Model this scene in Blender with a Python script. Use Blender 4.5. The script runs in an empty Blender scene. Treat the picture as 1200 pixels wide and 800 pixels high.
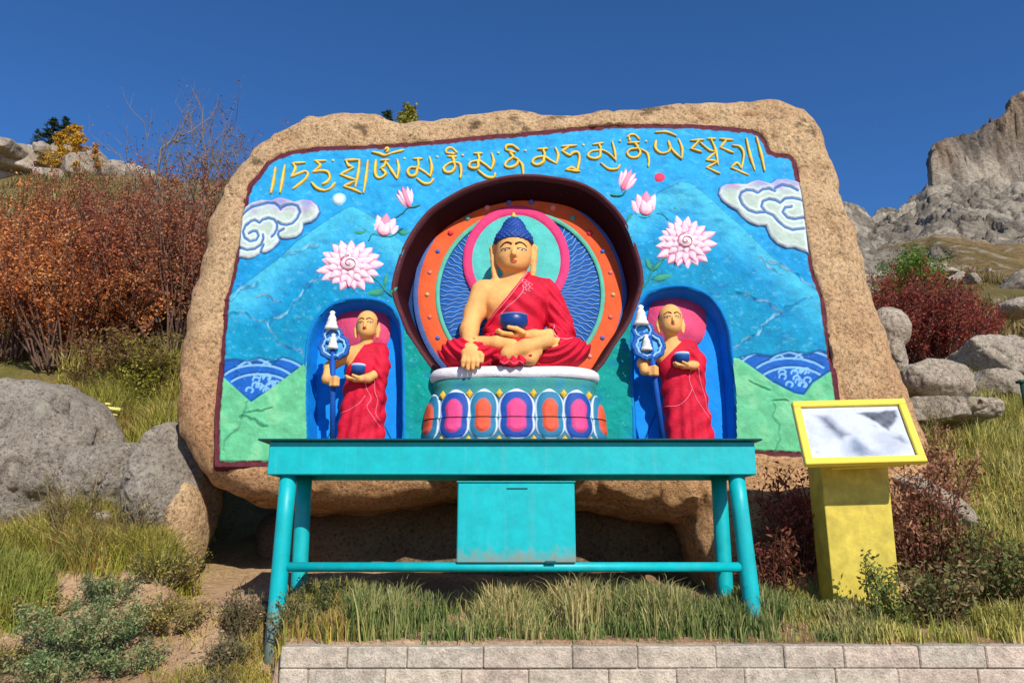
import bpy, math, random
import numpy as np
from mathutils import Vector, Matrix, Quaternion

random.seed(7)
RNG = np.random.default_rng(7)
SC = bpy.context.scene
COL = SC.collection

# ---------------------------------------------------------------- camera
PITCH = math.radians(14.5)
FPX = 867.0
EYE = np.array((0.0, 0.0, 1.5))
cam_d = bpy.data.cameras.new('camera')
cam_d.sensor_width = 36.0
cam_d.lens = 36.0 * FPX / 1200.0
cam_d.clip_start = 0.05
cam_d.clip_end = 5000
cam = bpy.data.objects.new('camera', cam_d)
cam.location = EYE
cam.rotation_euler = (math.pi / 2 + PITCH, 0, 0)
COL.objects.link(cam)
SC.camera = cam

# ---------------------------------------------------------------- sky, sun, exposure
SUN_VEC = Vector((0.42, -1.0, 0.80)).normalized()
SUN_EL = math.asin(SUN_VEC.z)
SUN_AZ = math.atan2(SUN_VEC.x, SUN_VEC.y)
world = bpy.data.worlds.new('World')
SC.world = world
world.use_nodes = True
wnt = world.node_tree
wbg = wnt.nodes['Background']
wsky = wnt.nodes.new('ShaderNodeTexSky')
wsky.sky_type = 'NISHITA'
wsky.sun_disc = False
wsky.sun_elevation = SUN_EL
wsky.sun_rotation = SUN_AZ
wsky.altitude = 0
wsky.air_density = 0.75
wsky.dust_density = 0.0
wsky.ozone_density = 10.0
whsv = wnt.nodes.new('ShaderNodeHueSaturation')
whsv.inputs['Saturation'].default_value = 1.07
wnt.links.new(wsky.outputs['Color'], whsv.inputs['Color'])
wnt.links.new(whsv.outputs['Color'], wbg.inputs['Color'])
wbg.inputs['Strength'].default_value = 0.135

sun_d = bpy.data.lights.new('sun', 'SUN')
sun_d.energy = 4.4
sun_d.angle = math.radians(0.5)
sun_d.color = (1.0, 0.96, 0.90)
sun = bpy.data.objects.new('sun', sun_d)
sun.rotation_euler = SUN_VEC.to_track_quat('Z', 'Y').to_euler()
sun.location = (8, -18, 16)
COL.objects.link(sun)

SC.view_settings.view_transform = 'Standard'
SC.view_settings.look = 'None'
SC.view_settings.exposure = 0.18
SC.view_settings.gamma = 1.0
SC.view_settings.use_curve_mapping = False

# ---------------------------------------------------------------- measuring helpers
CP, SP = math.cos(PITCH), math.sin(PITCH)


def ray(px, py):
    px = np.asarray(px, float); py = np.asarray(py, float)
    x = (px - 600) / FPX; v = (400 - py) / FPX
    return x, CP - v * SP, SP + v * CP


def at(px, py, Y):
    """a point of the place: the direction surveyed from the photo, at its own distance Y"""
    x, y, z = ray(px, py)
    t = Y / y
    return np.array((x * t, Y, EYE[2] + z * t))


LEAN = 0.12
FL = math.sqrt(1 + LEAN * LEAN)
FO = np.array((0.0, 6.0, 1.8))           # origin of the painted face
FA = -math.atan(LEAN)


def face(px, py, h=0.0):
    """coordinates (s, t) on the leaning painted face (h metres in front of it)"""
    x, y, z = ray(px, py)
    nx, ny, nz = 0.0, -1 / FL, LEAN / FL
    num = h - ((EYE[1] - FO[1]) * ny + (EYE[2] - FO[2]) * nz)
    r = num / (y * ny + z * nz)
    X = x * r; Y = y * r; Z = EYE[2] + z * r
    return X, ((Y - FO[1]) * LEAN + (Z - FO[2])) / FL


def unface(s, t, h=0.0):
    """(s, t, h) on the face -> surveyed photo coordinates, used to look up the traced drawing"""
    X = s; Y = FO[1] + t * LEAN / FL - h / FL; Z = FO[2] + t / FL + h * LEAN / FL
    Zr = Z - EYE[2]
    d = Y * CP + Zr * SP
    v = (-Y * SP + Zr * CP) / d
    return 600 + FPX * X / d, 400 - FPX * v


def lin(r, g, b):
    c = np.array((r, g, b)) / 255.0
    return tuple(np.where(c <= 0.04045, c / 12.92, ((c + 0.055) / 1.055) ** 2.4))


def L(r, g, b):
    return np.array(lin(r, g, b))


def smooth(a, b, x):
    t = np.clip((x - a) / (b - a), 0, 1)
    return t * t * (3 - 2 * t)


# ---------------------------------------------------------------- noise
def _hash(i, j, k, seed):
    h = (i.astype(np.uint32) * np.uint32(374761393) + j.astype(np.uint32) * np.uint32(668265263)
         + k.astype(np.uint32) * np.uint32(2147483647) + np.uint32((seed * 974711 + 12345) & 0xffffffff))
    h = (h ^ (h >> np.uint32(13))) * np.uint32(1274126177)
    h = (h ^ (h >> np.uint32(15))) * np.uint32(2246822519)
    return ((h ^ (h >> np.uint32(16))) & np.uint32(0xffffff)).astype(np.float32) / np.float32(0xffffff)


def vnoise(x, y, z, seed=0):
    x, y, z = np.broadcast_arrays(np.asarray(x, np.float32), np.asarray(y, np.float32), np.asarray(z, np.float32))
    xi = np.floor(x); yi = np.floor(y); zi = np.floor(z)
    fx = x - xi; fy = y - yi; fz = z - zi
    fx = fx * fx * (3 - 2 * fx); fy = fy * fy * (3 - 2 * fy); fz = fz * fz * (3 - 2 * fz)
    I = xi.astype(np.int64); J = yi.astype(np.int64); K = zi.astype(np.int64)
    r = 0
    for a in (0, 1):
        wx = fx if a else 1 - fx
        for b in (0, 1):
            wy = fy if b else 1 - fy
            for c in (0, 1):
                wz = fz if c else 1 - fz
                r = r + _hash(I + a, J + b, K + c, seed) * wx * wy * wz
    return r * 2 - 1


def fbm(x, y, z, oct=4, seed=0):
    s = 0; a = 1.0; n = 0
    for o in range(oct):
        f = 2.03 ** o
        s = s + a * vnoise(np.asarray(x) * f + 17.3 * o, np.asarray(y) * f - 9.1 * o, np.asarray(z) * f + 3.7 * o, seed + o)
        n += a; a *= 0.5
    return s / n


def cells(x, y, z, seed=0):
    """cellular noise: distance to nearest, to second nearest, id value"""
    x = np.asarray(x, np.float32); y = np.asarray(y, np.float32); z = np.asarray(z, np.float32)
    I = np.floor(x).astype(np.int64); J = np.floor(y).astype(np.int64); K = np.floor(z).astype(np.int64)
    d1 = np.full(x.shape, 9, np.float32); d2 = d1.copy(); idv = np.zeros(x.shape, np.float32)
    for a in (-1, 0, 1):
        for b in (-1, 0, 1):
            for c in (-1, 0, 1):
                i, j, k = I + a, J + b, K + c
                px = i + _hash(i, j, k, seed); py = j + _hash(i, j, k, seed + 1); pz = k + _hash(i, j, k, seed + 2)
                d = np.sqrt((px - x) ** 2 + (py - y) ** 2 + (pz - z) ** 2)
                near = d < d1
                d2 = np.where(near, d1, np.minimum(d2, d))
                idv = np.where(near, _hash(i, j, k, seed + 3), idv)
                d1 = np.where(near, d, d1)
    return d1, d2, idv


# ---------------------------------------------------------------- 2D shapes
def seg_dist(X, Y, pts, closed=False):
    X = np.asarray(X, np.float32); Y = np.asarray(Y, np.float32)
    d = np.full(X.shape, 1e9, np.float32)
    n = len(pts)
    for i in range(n if closed else n - 1):
        ax, ay = pts[i]; bx, by = pts[(i + 1) % n]
        dx, dy = bx - ax, by - ay
        l2 = dx * dx + dy * dy + 1e-12
        h = np.clip(((X - ax) * dx + (Y - ay) * dy) / l2, 0, 1)
        d = np.minimum(d, (X - ax - h * dx) ** 2 + (Y - ay - h * dy) ** 2)
    return np.sqrt(d)


def poly_sd(X, Y, pts):
    """signed distance to a closed polygon, negative inside"""
    d = seg_dist(X, Y, pts, True)
    ins = np.zeros(np.shape(X), bool)
    n = len(pts)
    for i in range(n):
        ax, ay = pts[i]; bx, by = pts[(i + 1) % n]
        if ay == by: continue
        c = ((ay > Y) != (by > Y)) & (X < (bx - ax) * (Y - ay) / (by - ay) + ax)
        ins ^= c
    return np.where(ins, -d, d)


def catmull(pts, n=6, closed=False):
    P = np.array(pts, float)
    if len(P) < 3: 
        t = np.linspace(0, 1, n + 1)[:, None]
        return P[0] * (1 - t) + P[-1] * t
    if closed: Q = np.vstack([P[-1], P, P[0], P[1]])
    else: Q = np.vstack([2 * P[0] - P[1], P, 2 * P[-1] - P[-2]])
    out = []
    for i in range(1, len(Q) - 2):
        p0, p1, p2, p3 = Q[i - 1], Q[i], Q[i + 1], Q[i + 2]
        for k in range(n):
            t = k / n
            out.append(0.5 * (2 * p1 + (p2 - p0) * t + (2 * p0 - 5 * p1 + 4 * p2 - p3) * t * t + (3 * p1 - p0 - 3 * p2 + p3) * t ** 3))
    if not closed: out.append(Q[-2])
    return np.array(out)


# ---------------------------------------------------------------- mesh helpers
def mesh_obj(name, V, faces, mat=None, parent=None, cols=None, smooth_=True):
    """V (n,3); faces: list of (m,k) integer arrays or lists of tuples; cols (n,3) painted colour of each vertex"""
    V = np.asarray(V, np.float32)
    me = bpy.data.meshes.new(name)
    loops = []; starts = []; pos = 0
    for F in faces:
        F = np.asarray(F, np.int32)
        if F.size == 0: continue
        m, k = F.shape
        loops.append(F.ravel()); starts.append(pos + np.arange(m, dtype=np.int32) * k); pos += m * k
    loops = np.concatenate(loops); starts = np.concatenate(starts)
    me.vertices.add(len(V)); me.vertices.foreach_set('co', V.ravel())
    me.loops.add(len(loops)); me.loops.foreach_set('vertex_index', loops)
    me.polygons.add(len(starts)); me.polygons.foreach_set('loop_start', starts)
    me.polygons.foreach_set('use_smooth', np.full(len(starts), smooth_, bool))
    me.update(calc_edges=True)
    if cols is not None:
        c = np.ones((len(V), 4), np.float32); c[:, :3] = cols
        a = me.color_attributes.new('paint', 'FLOAT_COLOR', 'POINT')
        a.data.foreach_set('color', c.ravel())
    if mat: me.materials.append(mat)
    o = bpy.data.objects.new(name, me)
    COL.objects.link(o)
    if parent: o.parent = parent
    return o


class MB:
    """collects pieces into one mesh"""
    def __init__(s): s.V = []; s.F = []; s.C = []; s.n = 0

    def add(s, V, faces, col=None):
        V = np.asarray(V, float)
        for F in faces:
            F = np.asarray(F, np.int64)
            if F.size: s.F.append(F + s.n)
        s.V.append(V)
        if col is None: col = (1, 1, 1)
        c = np.asarray(col, float)
        s.C.append(np.broadcast_to(c, (len(V), 3)) if c.ndim == 1 else c)
        s.n += len(V)
        return s

    def build(s, name, mat, parent=None, smooth_=True, cols=True, M=None):
        V = np.vstack(s.V)
        if M is not None: V = V @ np.array(M)[:3, :3].T + np.array(M)[:3, 3]
        return mesh_obj(name, V, s.F, mat, parent, np.vstack(s.C) if cols else None, smooth_)

    def box(s, lo, hi, bev=0.0, col=None):
        x0, y0, z0 = lo; x1, y1, z1 = hi
        b = min(bev, (x1 - x0) * .45, (y1 - y0) * .45, (z1 - z0) * .45)
        if b <= 0:
            V = [(x, y, z) for x in (x0, x1) for y in (y0, y1) for z in (z0, z1)]
            return s.add(V, [[(0, 1, 3, 2), (4, 6, 7, 5), (0, 4, 5, 1), (2, 3, 7, 6), (0, 2, 6, 4), (1, 5, 7, 3)]], col)
        V = []; idx = {}
        for sx in (0, 1):
            for sy in (0, 1):
                for sz in (0, 1):
                    cx, cy, cz = (x0, x1)[sx], (y0, y1)[sy], (z0, z1)[sz]
                    ix = cx + (b if sx == 0 else -b); iy = cy + (b if sy == 0 else -b); iz = cz + (b if sz == 0 else -b)
                    idx[sx, sy, sz] = len(V)
                    V += [(cx, iy, iz), (ix, cy, iz), (ix, iy, cz)]
        F4 = []; F3 = []
        I = lambda sx, sy, sz, a: idx[sx, sy, sz] + a
        for v in (0, 1):
            for a in range(3):
                def q(p, r):
                    k = [0, 0, 0]; k[a] = v; o = [i for i in range(3) if i != a]; k[o[0]] = p; k[o[1]] = r
                    return I(*k, a)
                f = [q(0, 0), q(1, 0), q(1, 1), q(0, 1)]
                if (v == 0) != (a == 1): f = f[::-1]
                F4.append(tuple(f))
        for a in range(3):
            o = [i for i in range(3) if i != a]
            for p in (0, 1):
                for r in (0, 1):
                    k0 = [0, 0, 0]; k1 = [0, 0, 0]; k1[a] = 1
                    for k in (k0, k1): k[o[0]] = p; k[o[1]] = r
                    F4.append((I(*k0, o[0]), I(*k1, o[0]), I(*k1, o[1]), I(*k0, o[1])))
        for k in idx: F3.append((I(*k, 0), I(*k, 1), I(*k, 2)))
        return s.add(V, [F4, F3], col)

    def tube(s, pts, r0, r1=None, sides=8, col=None, caps=True, radii=None):
        P = np.asarray(pts, float); n = len(P)
        if r1 is None: r1 = r0
        R = np.linspace(r0, r1, n) if radii is None else np.asarray(radii)
        T = np.gradient(P, axis=0); T /= np.linalg.norm(T, axis=1)[:, None] + 1e-12
        ref = np.array((0.3, 0.9, 0.31)) if abs(T[0][1]) < 0.8 else np.array((1.0, 0.1, 0.05))
        V = []
        for i in range(n):
            a = np.cross(T[i], ref); a /= np.linalg.norm(a) + 1e-12
            b = np.cross(T[i], a)
            for k in range(sides):
                th = 2 * math.pi * k / sides
                V.append(P[i] + R[i] * (math.cos(th) * a + math.sin(th) * b))
        F = [(i * sides + k, i * sides + (k + 1) % sides, (i + 1) * sides + (k + 1) % sides, (i + 1) * sides + k)
             for i in range(n - 1) for k in range(sides)]
        fs = [F]
        if caps and sides > 4:
            V.append(P[0]); V.append(P[-1])
            c0 = n * sides; c1 = c0 + 1
            fs.append([(c0, (k + 1) % sides, k) for k in range(sides)] +
                      [(c1, (n - 1) * sides + k, (n - 1) * sides + (k + 1) % sides) for k in range(sides)])
        return s.add(V, fs, col)

    def ball(s, c, r, nu=14, nv=8, col=None):
        r = np.broadcast_to(np.asarray(r, float), (3,))
        V = [(0, 0, 1)]
        for j in range(1, nv):
            ph = math.pi * j / nv
            for i in range(nu):
                th = 2 * math.pi * i / nu
                V.append((math.sin(ph) * math.cos(th), math.sin(ph) * math.sin(th), math.cos(ph)))
        V.append((0, 0, -1))
        V = np.array(V) * r + np.asarray(c)
        F3 = [(0, 1 + i, 1 + (i + 1) % nu) for i in range(nu)]
        last = len(V) - 1; b = 1 + (nv - 2) * nu
        F3 += [(last, b + (i + 1) % nu, b + i) for i in range(nu)]
        F4 = [(1 + j * nu + i, 1 + (j + 1) * nu + i, 1 + (j + 1) * nu + (i + 1) % nu, 1 + j * nu + (i + 1) % nu)
              for j in range(nv - 2) for i in range(nu)]
        return s.add(V, [F3, F4], col)

    def grid(s, V, nu, nv, col=None, wrap=False):
        """V laid out as nv rows of nu"""
        i = np.arange(nu if wrap else nu - 1); j = np.arange(nv - 1)
        I, J = np.meshgrid(i, j)
        I2 = (I + 1) % nu
        F = np.stack([J * nu + I, J * nu + I2, (J + 1) * nu + I2, (J + 1) * nu + I], -1).reshape(-1, 4)
        return s.add(V, [F], col)

    def leaves(s, C, A, B, ln, wd, col, bend=0.0):
        """diamond leaves: centres C, axes A, side axes B (n,3), lengths, widths (n,), colours (n,3)"""
        n = len(C)
        ln = np.broadcast_to(ln, (n,))[:, None]; wd = np.broadcast_to(wd, (n,))[:, None]
        V = np.stack([C - A * ln / 2, C + B * wd / 2 + A * ln * .05, C + A * ln / 2, C - B * wd / 2 + A * ln * .05], 1).reshape(-1, 3)
        F = np.arange(4 * n).reshape(n, 4)
        return s.add(V, [F], np.repeat(col, 4, axis=0))


def rand_dirs(n, rng=RNG):
    v = rng.normal(size=(n, 3)); return v / np.linalg.norm(v, axis=1)[:, None]


def perp(A, rng=RNG):
    b = np.cross(A, rand_dirs(len(A), rng)); return b / (np.linalg.norm(b, axis=1)[:, None] + 1e-9)


def surface_nets(f, org, step):
    """smooth quad surface of the zero level of the sampled field f"""
    nx, ny, nz = f.shape
    s = f < 0
    cnt = np.zeros((nx - 1, ny - 1, nz - 1), np.float32)
    acc = np.zeros((nx - 1, ny - 1, nz - 1, 3), np.float32)
    sl = lambda a, b, c: (slice(a, nx - 1 + a), slice(b, ny - 1 + b), slice(c, nz - 1 + c))
    cs = sum(s[sl(a, b, c)].astype(np.int8) for a in (0, 1) for b in (0, 1) for c in (0, 1))
    act = (cs > 0) & (cs < 8)
    idx = np.argwhere(act)
    I, J, K = idx.T
    acc = np.zeros((len(idx), 3), np.float32); cnt = np.zeros(len(idx), np.float32)
    E = []
    for ax in range(3):
        o = [i for i in range(3) if i != ax]
        for p in (0, 1):
            for q in (0, 1):
                a = [0, 0, 0]; a[o[0]] = p; a[o[1]] = q; b = list(a); b[ax] = 1
                fa = f[I + a[0], J + a[1], K + a[2]]; fb = f[I + b[0], J + b[1], K + b[2]]
                m = (fa < 0) != (fb < 0)
                t = np.where(m, fa / np.where(m, fa - fb, 1), 0)
                pos = np.array(a, np.float32)[None, :].repeat(len(idx), 0)
                pos[:, ax] += t
                acc += pos * m[:, None]; cnt += m
    V = (idx + acc / cnt[:, None]) * step + np.asarray(org)
    vid = np.full(act.shape, -1, np.int64); vid[I, J, K] = np.arange(len(idx))
    faces = []
    for ax in range(3):
        o1, o2 = [(1, 2), (2, 0), (0, 1)][ax]
        a = [slice(None)] * 3; b = [slice(None)] * 3
        a[ax] = slice(0, -1); b[ax] = slice(1, None)
        A = s[tuple(a)]; B = s[tuple(b)]
        ch = np.argwhere(A != B)
        ok = (ch[:, o1] > 0) & (ch[:, o2] > 0) & (ch[:, o1] < f.shape[o1] - 1) & (ch[:, o2] < f.shape[o2] - 1)
        ch = ch[ok]
        e1 = np.zeros(3, int); e1[o1] = 1
        e2 = np.zeros(3, int); e2[o2] = 1
        g = lambda c: vid[c[:, 0], c[:, 1], c[:, 2]]
        q = np.stack([g(ch), g(ch - e1), g(ch - e1 - e2), g(ch - e2)], 1)
        ins = s[ch[:, 0], ch[:, 1], ch[:, 2]]
        q = np.where(ins[:, None], q, q[:, ::-1])
        faces.append(q)
    return V, np.vstack(faces)


# ---------------------------------------------------------------- scene tree helpers
def tag(o, label=None, cat=None, group=None, kind=None):
    if label: o['label'] = label
    if cat: o['category'] = cat
    if group: o['group'] = group
    if kind: o['kind'] = kind
    return o


def empty(name, loc, label=None, cat=None, group=None, rot=(0, 0, 0)):
    o = bpy.data.objects.new(name, None)
    COL.objects.link(o); o.location = loc; o.rotation_euler = rot
    o.empty_display_size = 0.2
    return tag(o, label, cat, group)


# ---------------------------------------------------------------- materials
def new_mat(name):
    m = bpy.data.materials.new(name); m.use_nodes = True
    nt = m.node_tree
    return m, nt, nt.nodes['Principled BSDF']


def N(nt, typ, **kw):
    n = nt.nodes.new(typ)
    for k, v in kw.items(): setattr(n, k, v)
    return n


def noise_node(nt, coord, scale, detail=4, rough=.55):
    n = N(nt, 'ShaderNodeTexNoise'); n.inputs['Scale'].default_value = scale
    n.inputs['Detail'].default_value = detail; n.inputs['Roughness'].default_value = rough
    nt.links.new(coord, n.inputs['Vector'])
    return n


def mixc(nt, fac, a, b, blend='MIX'):
    n = N(nt, 'ShaderNodeMix', data_type='RGBA', blend_type=blend)
    for sock, v in ((n.inputs[0], fac), (n.inputs[6], a), (n.inputs[7], b)):
        if hasattr(v, 'is_linked') or isinstance(v, bpy.types.NodeSocket): nt.links.new(v, sock)
        elif isinstance(v, (int, float)): sock.default_value = v
        else: sock.default_value = (*v, 1)
    return n.outputs[2]


def ramp(nt, src, stops):
    r = N(nt, 'ShaderNodeValToRGB')
    e = r.color_ramp.elements
    while len(e) < len(stops): e.new(0.5)
    for i, (p, c) in enumerate(stops):
        e[i].position = p
        e[i].color = (c, c, c, 1) if isinstance(c, (int, float)) else (*c, 1)
    nt.links.new(src, r.inputs['Fac'])
    return r.outputs['Color']


def bump(nt, b, src, strength, dist, prev=None):
    n = N(nt, 'ShaderNodeBump'); n.inputs['Strength'].default_value = strength; n.inputs['Distance'].default_value = dist
    nt.links.new(src, n.inputs['Height'])
    if prev is not None: nt.links.new(prev.outputs['Normal'], n.inputs['Normal'])
    nt.links.new(n.outputs['Normal'], b.inputs['Normal'])
    return n


def paint_mat(name, col=None, rough=.55, wear=.10, grain=55, bstr=.35, chip=None, spec=.35):
    """brush-painted surface: own colour or the painted attribute, brush mottling, hammered grain"""
    m, nt, b = new_mat(name)
    co = N(nt, 'ShaderNodeTexCoord').outputs['Object']
    if col is None:
        src = N(nt, 'ShaderNodeAttribute', attribute_name='paint').outputs['Color']
    else:
        r = N(nt, 'ShaderNodeRGB'); r.outputs[0].default_value = (*col, 1); src = r.outputs[0]
    n1 = noise_node(nt, co, 9, 5); n2 = noise_node(nt, co, grain, 4, .6)
    k = ramp(nt, n1.outputs['Fac'], [(.3, 1 - wear * 1.6), (.7, 1 + wear * .6)])
    c = mixc(nt, 1.0, src, k, 'MULTIPLY')
    k2 = ramp(nt, n2.outputs['Fac'], [(.3, 1 - wear), (.72, 1.0)])
    c = mixc(nt, 1.0, c, k2, 'MULTIPLY')
    if chip:
        n3 = noise_node(nt, co, 30, 6, .7)
        f = ramp(nt, n3.outputs['Fac'], [(chip[0], 0.0), (chip[0] + .04, 1.0)])
        c = mixc(nt, f, c, chip[1])
    nt.links.new(c, b.inputs['Base Color'])
    b.inputs['Roughness'].default_value = rough
    b.inputs['Specular IOR Level'].default_value = spec
    bp = bump(nt, b, n2.outputs['Fac'], bstr, .012)
    bump(nt, b, n1.outputs['Fac'], bstr * .8, .03, bp)
    return m


def leaf_mat(name, trans=.3, rough=.6):
    m, nt, b = new_mat(name)
    at_ = N(nt, 'ShaderNodeAttribute', attribute_name='paint').outputs['Color']
    nt.links.new(at_, b.inputs['Base Color'])
    b.inputs['Roughness'].default_value = rough
    b.inputs['Specular IOR Level'].default_value = .2
    tr = N(nt, 'ShaderNodeBsdfTranslucent'); nt.links.new(at_, tr.inputs['Color'])
    mx = N(nt, 'ShaderNodeMixShader'); mx.inputs[0].default_value = trans
    nt.links.new(b.outputs[0], mx.inputs[1]); nt.links.new(tr.outputs[0], mx.inputs[2])
    nt.links.new(mx.outputs[0], nt.nodes['Material Output'].inputs['Surface'])
    return m


def granite_mat(name, c1, c2, dark, scale=1.0, lichen=None, bstr=.8, attr=False):
    m, nt, b = new_mat(name)
    co = N(nt, 'ShaderNodeTexCoord').outputs['Object']
    nA = noise_node(nt, co, 2.2 * scale, 6, .6); nB = noise_node(nt, co, 30 * scale, 5, .75)
    nC = noise_node(nt, co, 95 * scale, 3, .6); nD = noise_node(nt, co, 8 * scale, 6, .65)
    c = mixc(nt, ramp(nt, nA.outputs['Fac'], [(.35, 0.0), (.65, 1.0)]), c1, c2)
    if attr:
        c = mixc(nt, 1.0, c, N(nt, 'ShaderNodeAttribute', attribute_name='paint').outputs['Color'], 'MULTIPLY')
    c = mixc(nt, 1.0, c, ramp(nt, nB.outputs['Fac'], [(.34, .40), (.48, 1.1), (.70, 1.55)]), 'MULTIPLY')
    c = mixc(nt, ramp(nt, nC.outputs['Fac'], [(.58, 0.0), (.66, .8)]), c, dark)
    c = mixc(nt, ramp(nt, nD.outputs['Fac'], [(.60, 0.0), (.72, .6)]), c, dark)
    if lichen:
        nL = noise_node(nt, co, 5 * scale, 6, .7)
        c = mixc(nt, ramp(nt, nL.outputs['Fac'], [(.56, 0.0), (.66, .8)]), c, lichen)
    nt.links.new(c, b.inputs['Base Color'])
    b.inputs['Roughness'].default_value = .9
    b.inputs['Specular IOR Level'].default_value = .2
    b1 = bump(nt, b, nD.outputs['Fac'], bstr, .05)
    b2 = bump(nt, b, nB.outputs['Fac'], bstr, .05, b1)
    bump(nt, b, nC.outputs['Fac'], bstr * .7, .008, b2)
    return m


M_BOULDER = granite_mat('tan_granite', lin(226, 190, 142), lin(204, 164, 120), lin(70, 52, 40), 1.0, attr=True, bstr=1.0)
M_GREY = granite_mat('grey_granite', lin(178, 165, 146), lin(146, 134, 118), lin(62, 56, 48), 1.0, lin(188, 180, 154), bstr=1.0)
M_PALE = granite_mat('pale_granite', lin(186, 172, 150), lin(160, 144, 124), lin(88, 78, 68), .8, lin(166, 160, 132))
M_FAR = granite_mat('far_granite', lin(168, 154, 134), lin(134, 120, 104), lin(70, 62, 54), .25, lin(150, 142, 112))
M_PAINT = paint_mat('painted_relief', rough=.68, wear=.10, bstr=.38, chip=(.70, lin(170, 160, 148)), spec=.12)
M_PAINT_FINE = paint_mat('painted_figure', rough=.6, wear=.10, grain=70, bstr=.3, spec=.25)
M_LEAF = leaf_mat('leaf')
M_GRASS = leaf_mat('grass_blade', .25, .7)
M_BARK = paint_mat('bark', rough=.9, wear=.2, grain=30, bstr=.6, spec=.1)

# ================================================================ GROUND
PL = np.array([(-40, 0), (0, 0), (3, .2), (4.6, .58), (5.0, .67), (5.6, 1.12), (7, 1.85), (8, 2.5), (9, 3.35), (11, 4.7), (49, 26.0), (53, 26.6), (70, 22), (400, 10)], float)
PR = np.array([(-40, 0), (0, 0), (4.5, .02), (4.62, .86), (5.0, .90), (5.5, 1.03), (6.5, 1.65), (10, 3.3), (12, 4.0), (40, 14.9), (60, 23.5), (80, 33), (110, 36), (400, 30)], float)


def ground(x, y):
    x = np.asarray(x, float); y = np.asarray(y, float)
    a = x / np.maximum(y, 2.0)
    w = smooth(-.303, -.288, a)
    z = (1 - w) * np.interp(y, PL[:, 0], PL[:, 1]) + w * np.interp(y, PR[:, 0], PR[:, 1])
    mid_ = (1 - smooth(.36, .41, np.abs(a + .05))) * smooth(4.9, 5.5, y) * (1 - smooth(8.6, 11, y))
    z = z * (1 - mid_) + mid_ * np.minimum(z, np.interp(y, [5.2, 6.6, 8.4, 11], [.97, 1.08, 1.7, 3.7]))
    far = smooth(6, 40, y)
    z = z + fbm(x * .9, y * .9, 0, 3, 11) * .05 * smooth(2, 5, y) + fbm(x * .12, y * .12, 3, 4, 12) * 1.6 * far
    z = z + fbm(x * 5, y * 5, 0, 3, 13) * .02 * smooth(3.0, 4.8, y)
    return z


def graded(lo, hi, fine_lo, fine_hi, step, growth):
    c = list(np.arange(fine_lo, fine_hi + 1e-6, step))
    d = step
    while c[-1] < hi: d *= growth; c.append(c[-1] + d)
    d = step
    while c[0] > lo: d *= growth; c.insert(0, c[0] - d)
    return np.array(c)


gx = graded(-700, 700, -4.5, 5.0, .045, 1.045)
gy = graded(-500, 900, 3.4, 9.0, .04, 1.035)
GX, GY = np.meshgrid(gx, gy)
GZ = ground(GX, GY)
soil = L(222, 182, 140); soil2 = L(188, 146, 108); straw = L(168, 146, 84); green = L(96, 104, 44); brown = L(128, 104, 66)
nz1 = fbm(GX * 1.1, GY * 1.1, 5, 4, 21)[..., None]; nz2 = fbm(GX * 6, GY * 6, 5, 3, 22)[..., None]
gc = soil * (1 - smooth(-.2, .5, nz1)) + soil2 * smooth(-.2, .5, nz1)
veg = smooth(6.2, 8.5, GY + fbm(GX * .8, GY * .8, 0, 3, 23) * 1.2)[..., None]
vegc = straw + (green - straw) * smooth(-.3, .4, nz1) ; vegc = vegc + (brown - vegc) * smooth(-.1, .5, nz2) * .7
farc = L(132, 114, 70) + (L(100, 92, 50) - L(132, 114, 70)) * smooth(-.2, .3, fbm(GX * .25, GY * .25, 2, 4, 24))[..., None]
farc = farc + (L(158, 132, 96) - farc) * smooth(.1, .5, fbm(GX * .6, GY * .6, 2, 4, 25))[..., None]
gc = gc * (1 - veg) + vegc * veg
fw = smooth(10, 15, GY)[..., None]
gc = gc * (1 - fw) + farc * fw
gc = gc * (1 + nz2 * .12)
m, nt, b = new_mat('soil')
a_ = N(nt, 'ShaderNodeAttribute', attribute_name='paint').outputs['Color']
co = N(nt, 'ShaderNodeTexCoord').outputs['Object']
n1 = noise_node(nt, co, 26, 6, .7); n2 = noise_node(nt, co, 120, 3, .6)
c = mixc(nt, 1.0, a_, ramp(nt, n1.outputs['Fac'], [(.3, .55), (.6, 1.08)]), 'MULTIPLY')
c = mixc(nt, 1.0, c, ramp(nt, n2.outputs['Fac'], [(.3, .7), (.65, 1.1)]), 'MULTIPLY')
nt.links.new(c, b.inputs['Base Color']); b.inputs['Roughness'].default_value = .95; b.inputs['Specular IOR Level'].default_value = .1
b1 = bump(nt, b, n1.outputs['Fac'], .8, .05); bump(nt, b, n2.outputs['Fac'], .7, .015, b1)
M_SOIL = m
mb = MB().grid(np.stack([GX, GY, GZ], -1).reshape(-1, 3), len(gx), len(gy), gc.reshape(-1, 3))
tag(mb.build('ground', M_SOIL), kind='structure')

# ================================================================ ROCKY MOUNTAIN (far right)
def up_ratio(py):
    v = (400 - np.asarray(py, float)) / FPX
    return (SP + v * CP) / (CP - v * SP)


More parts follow.
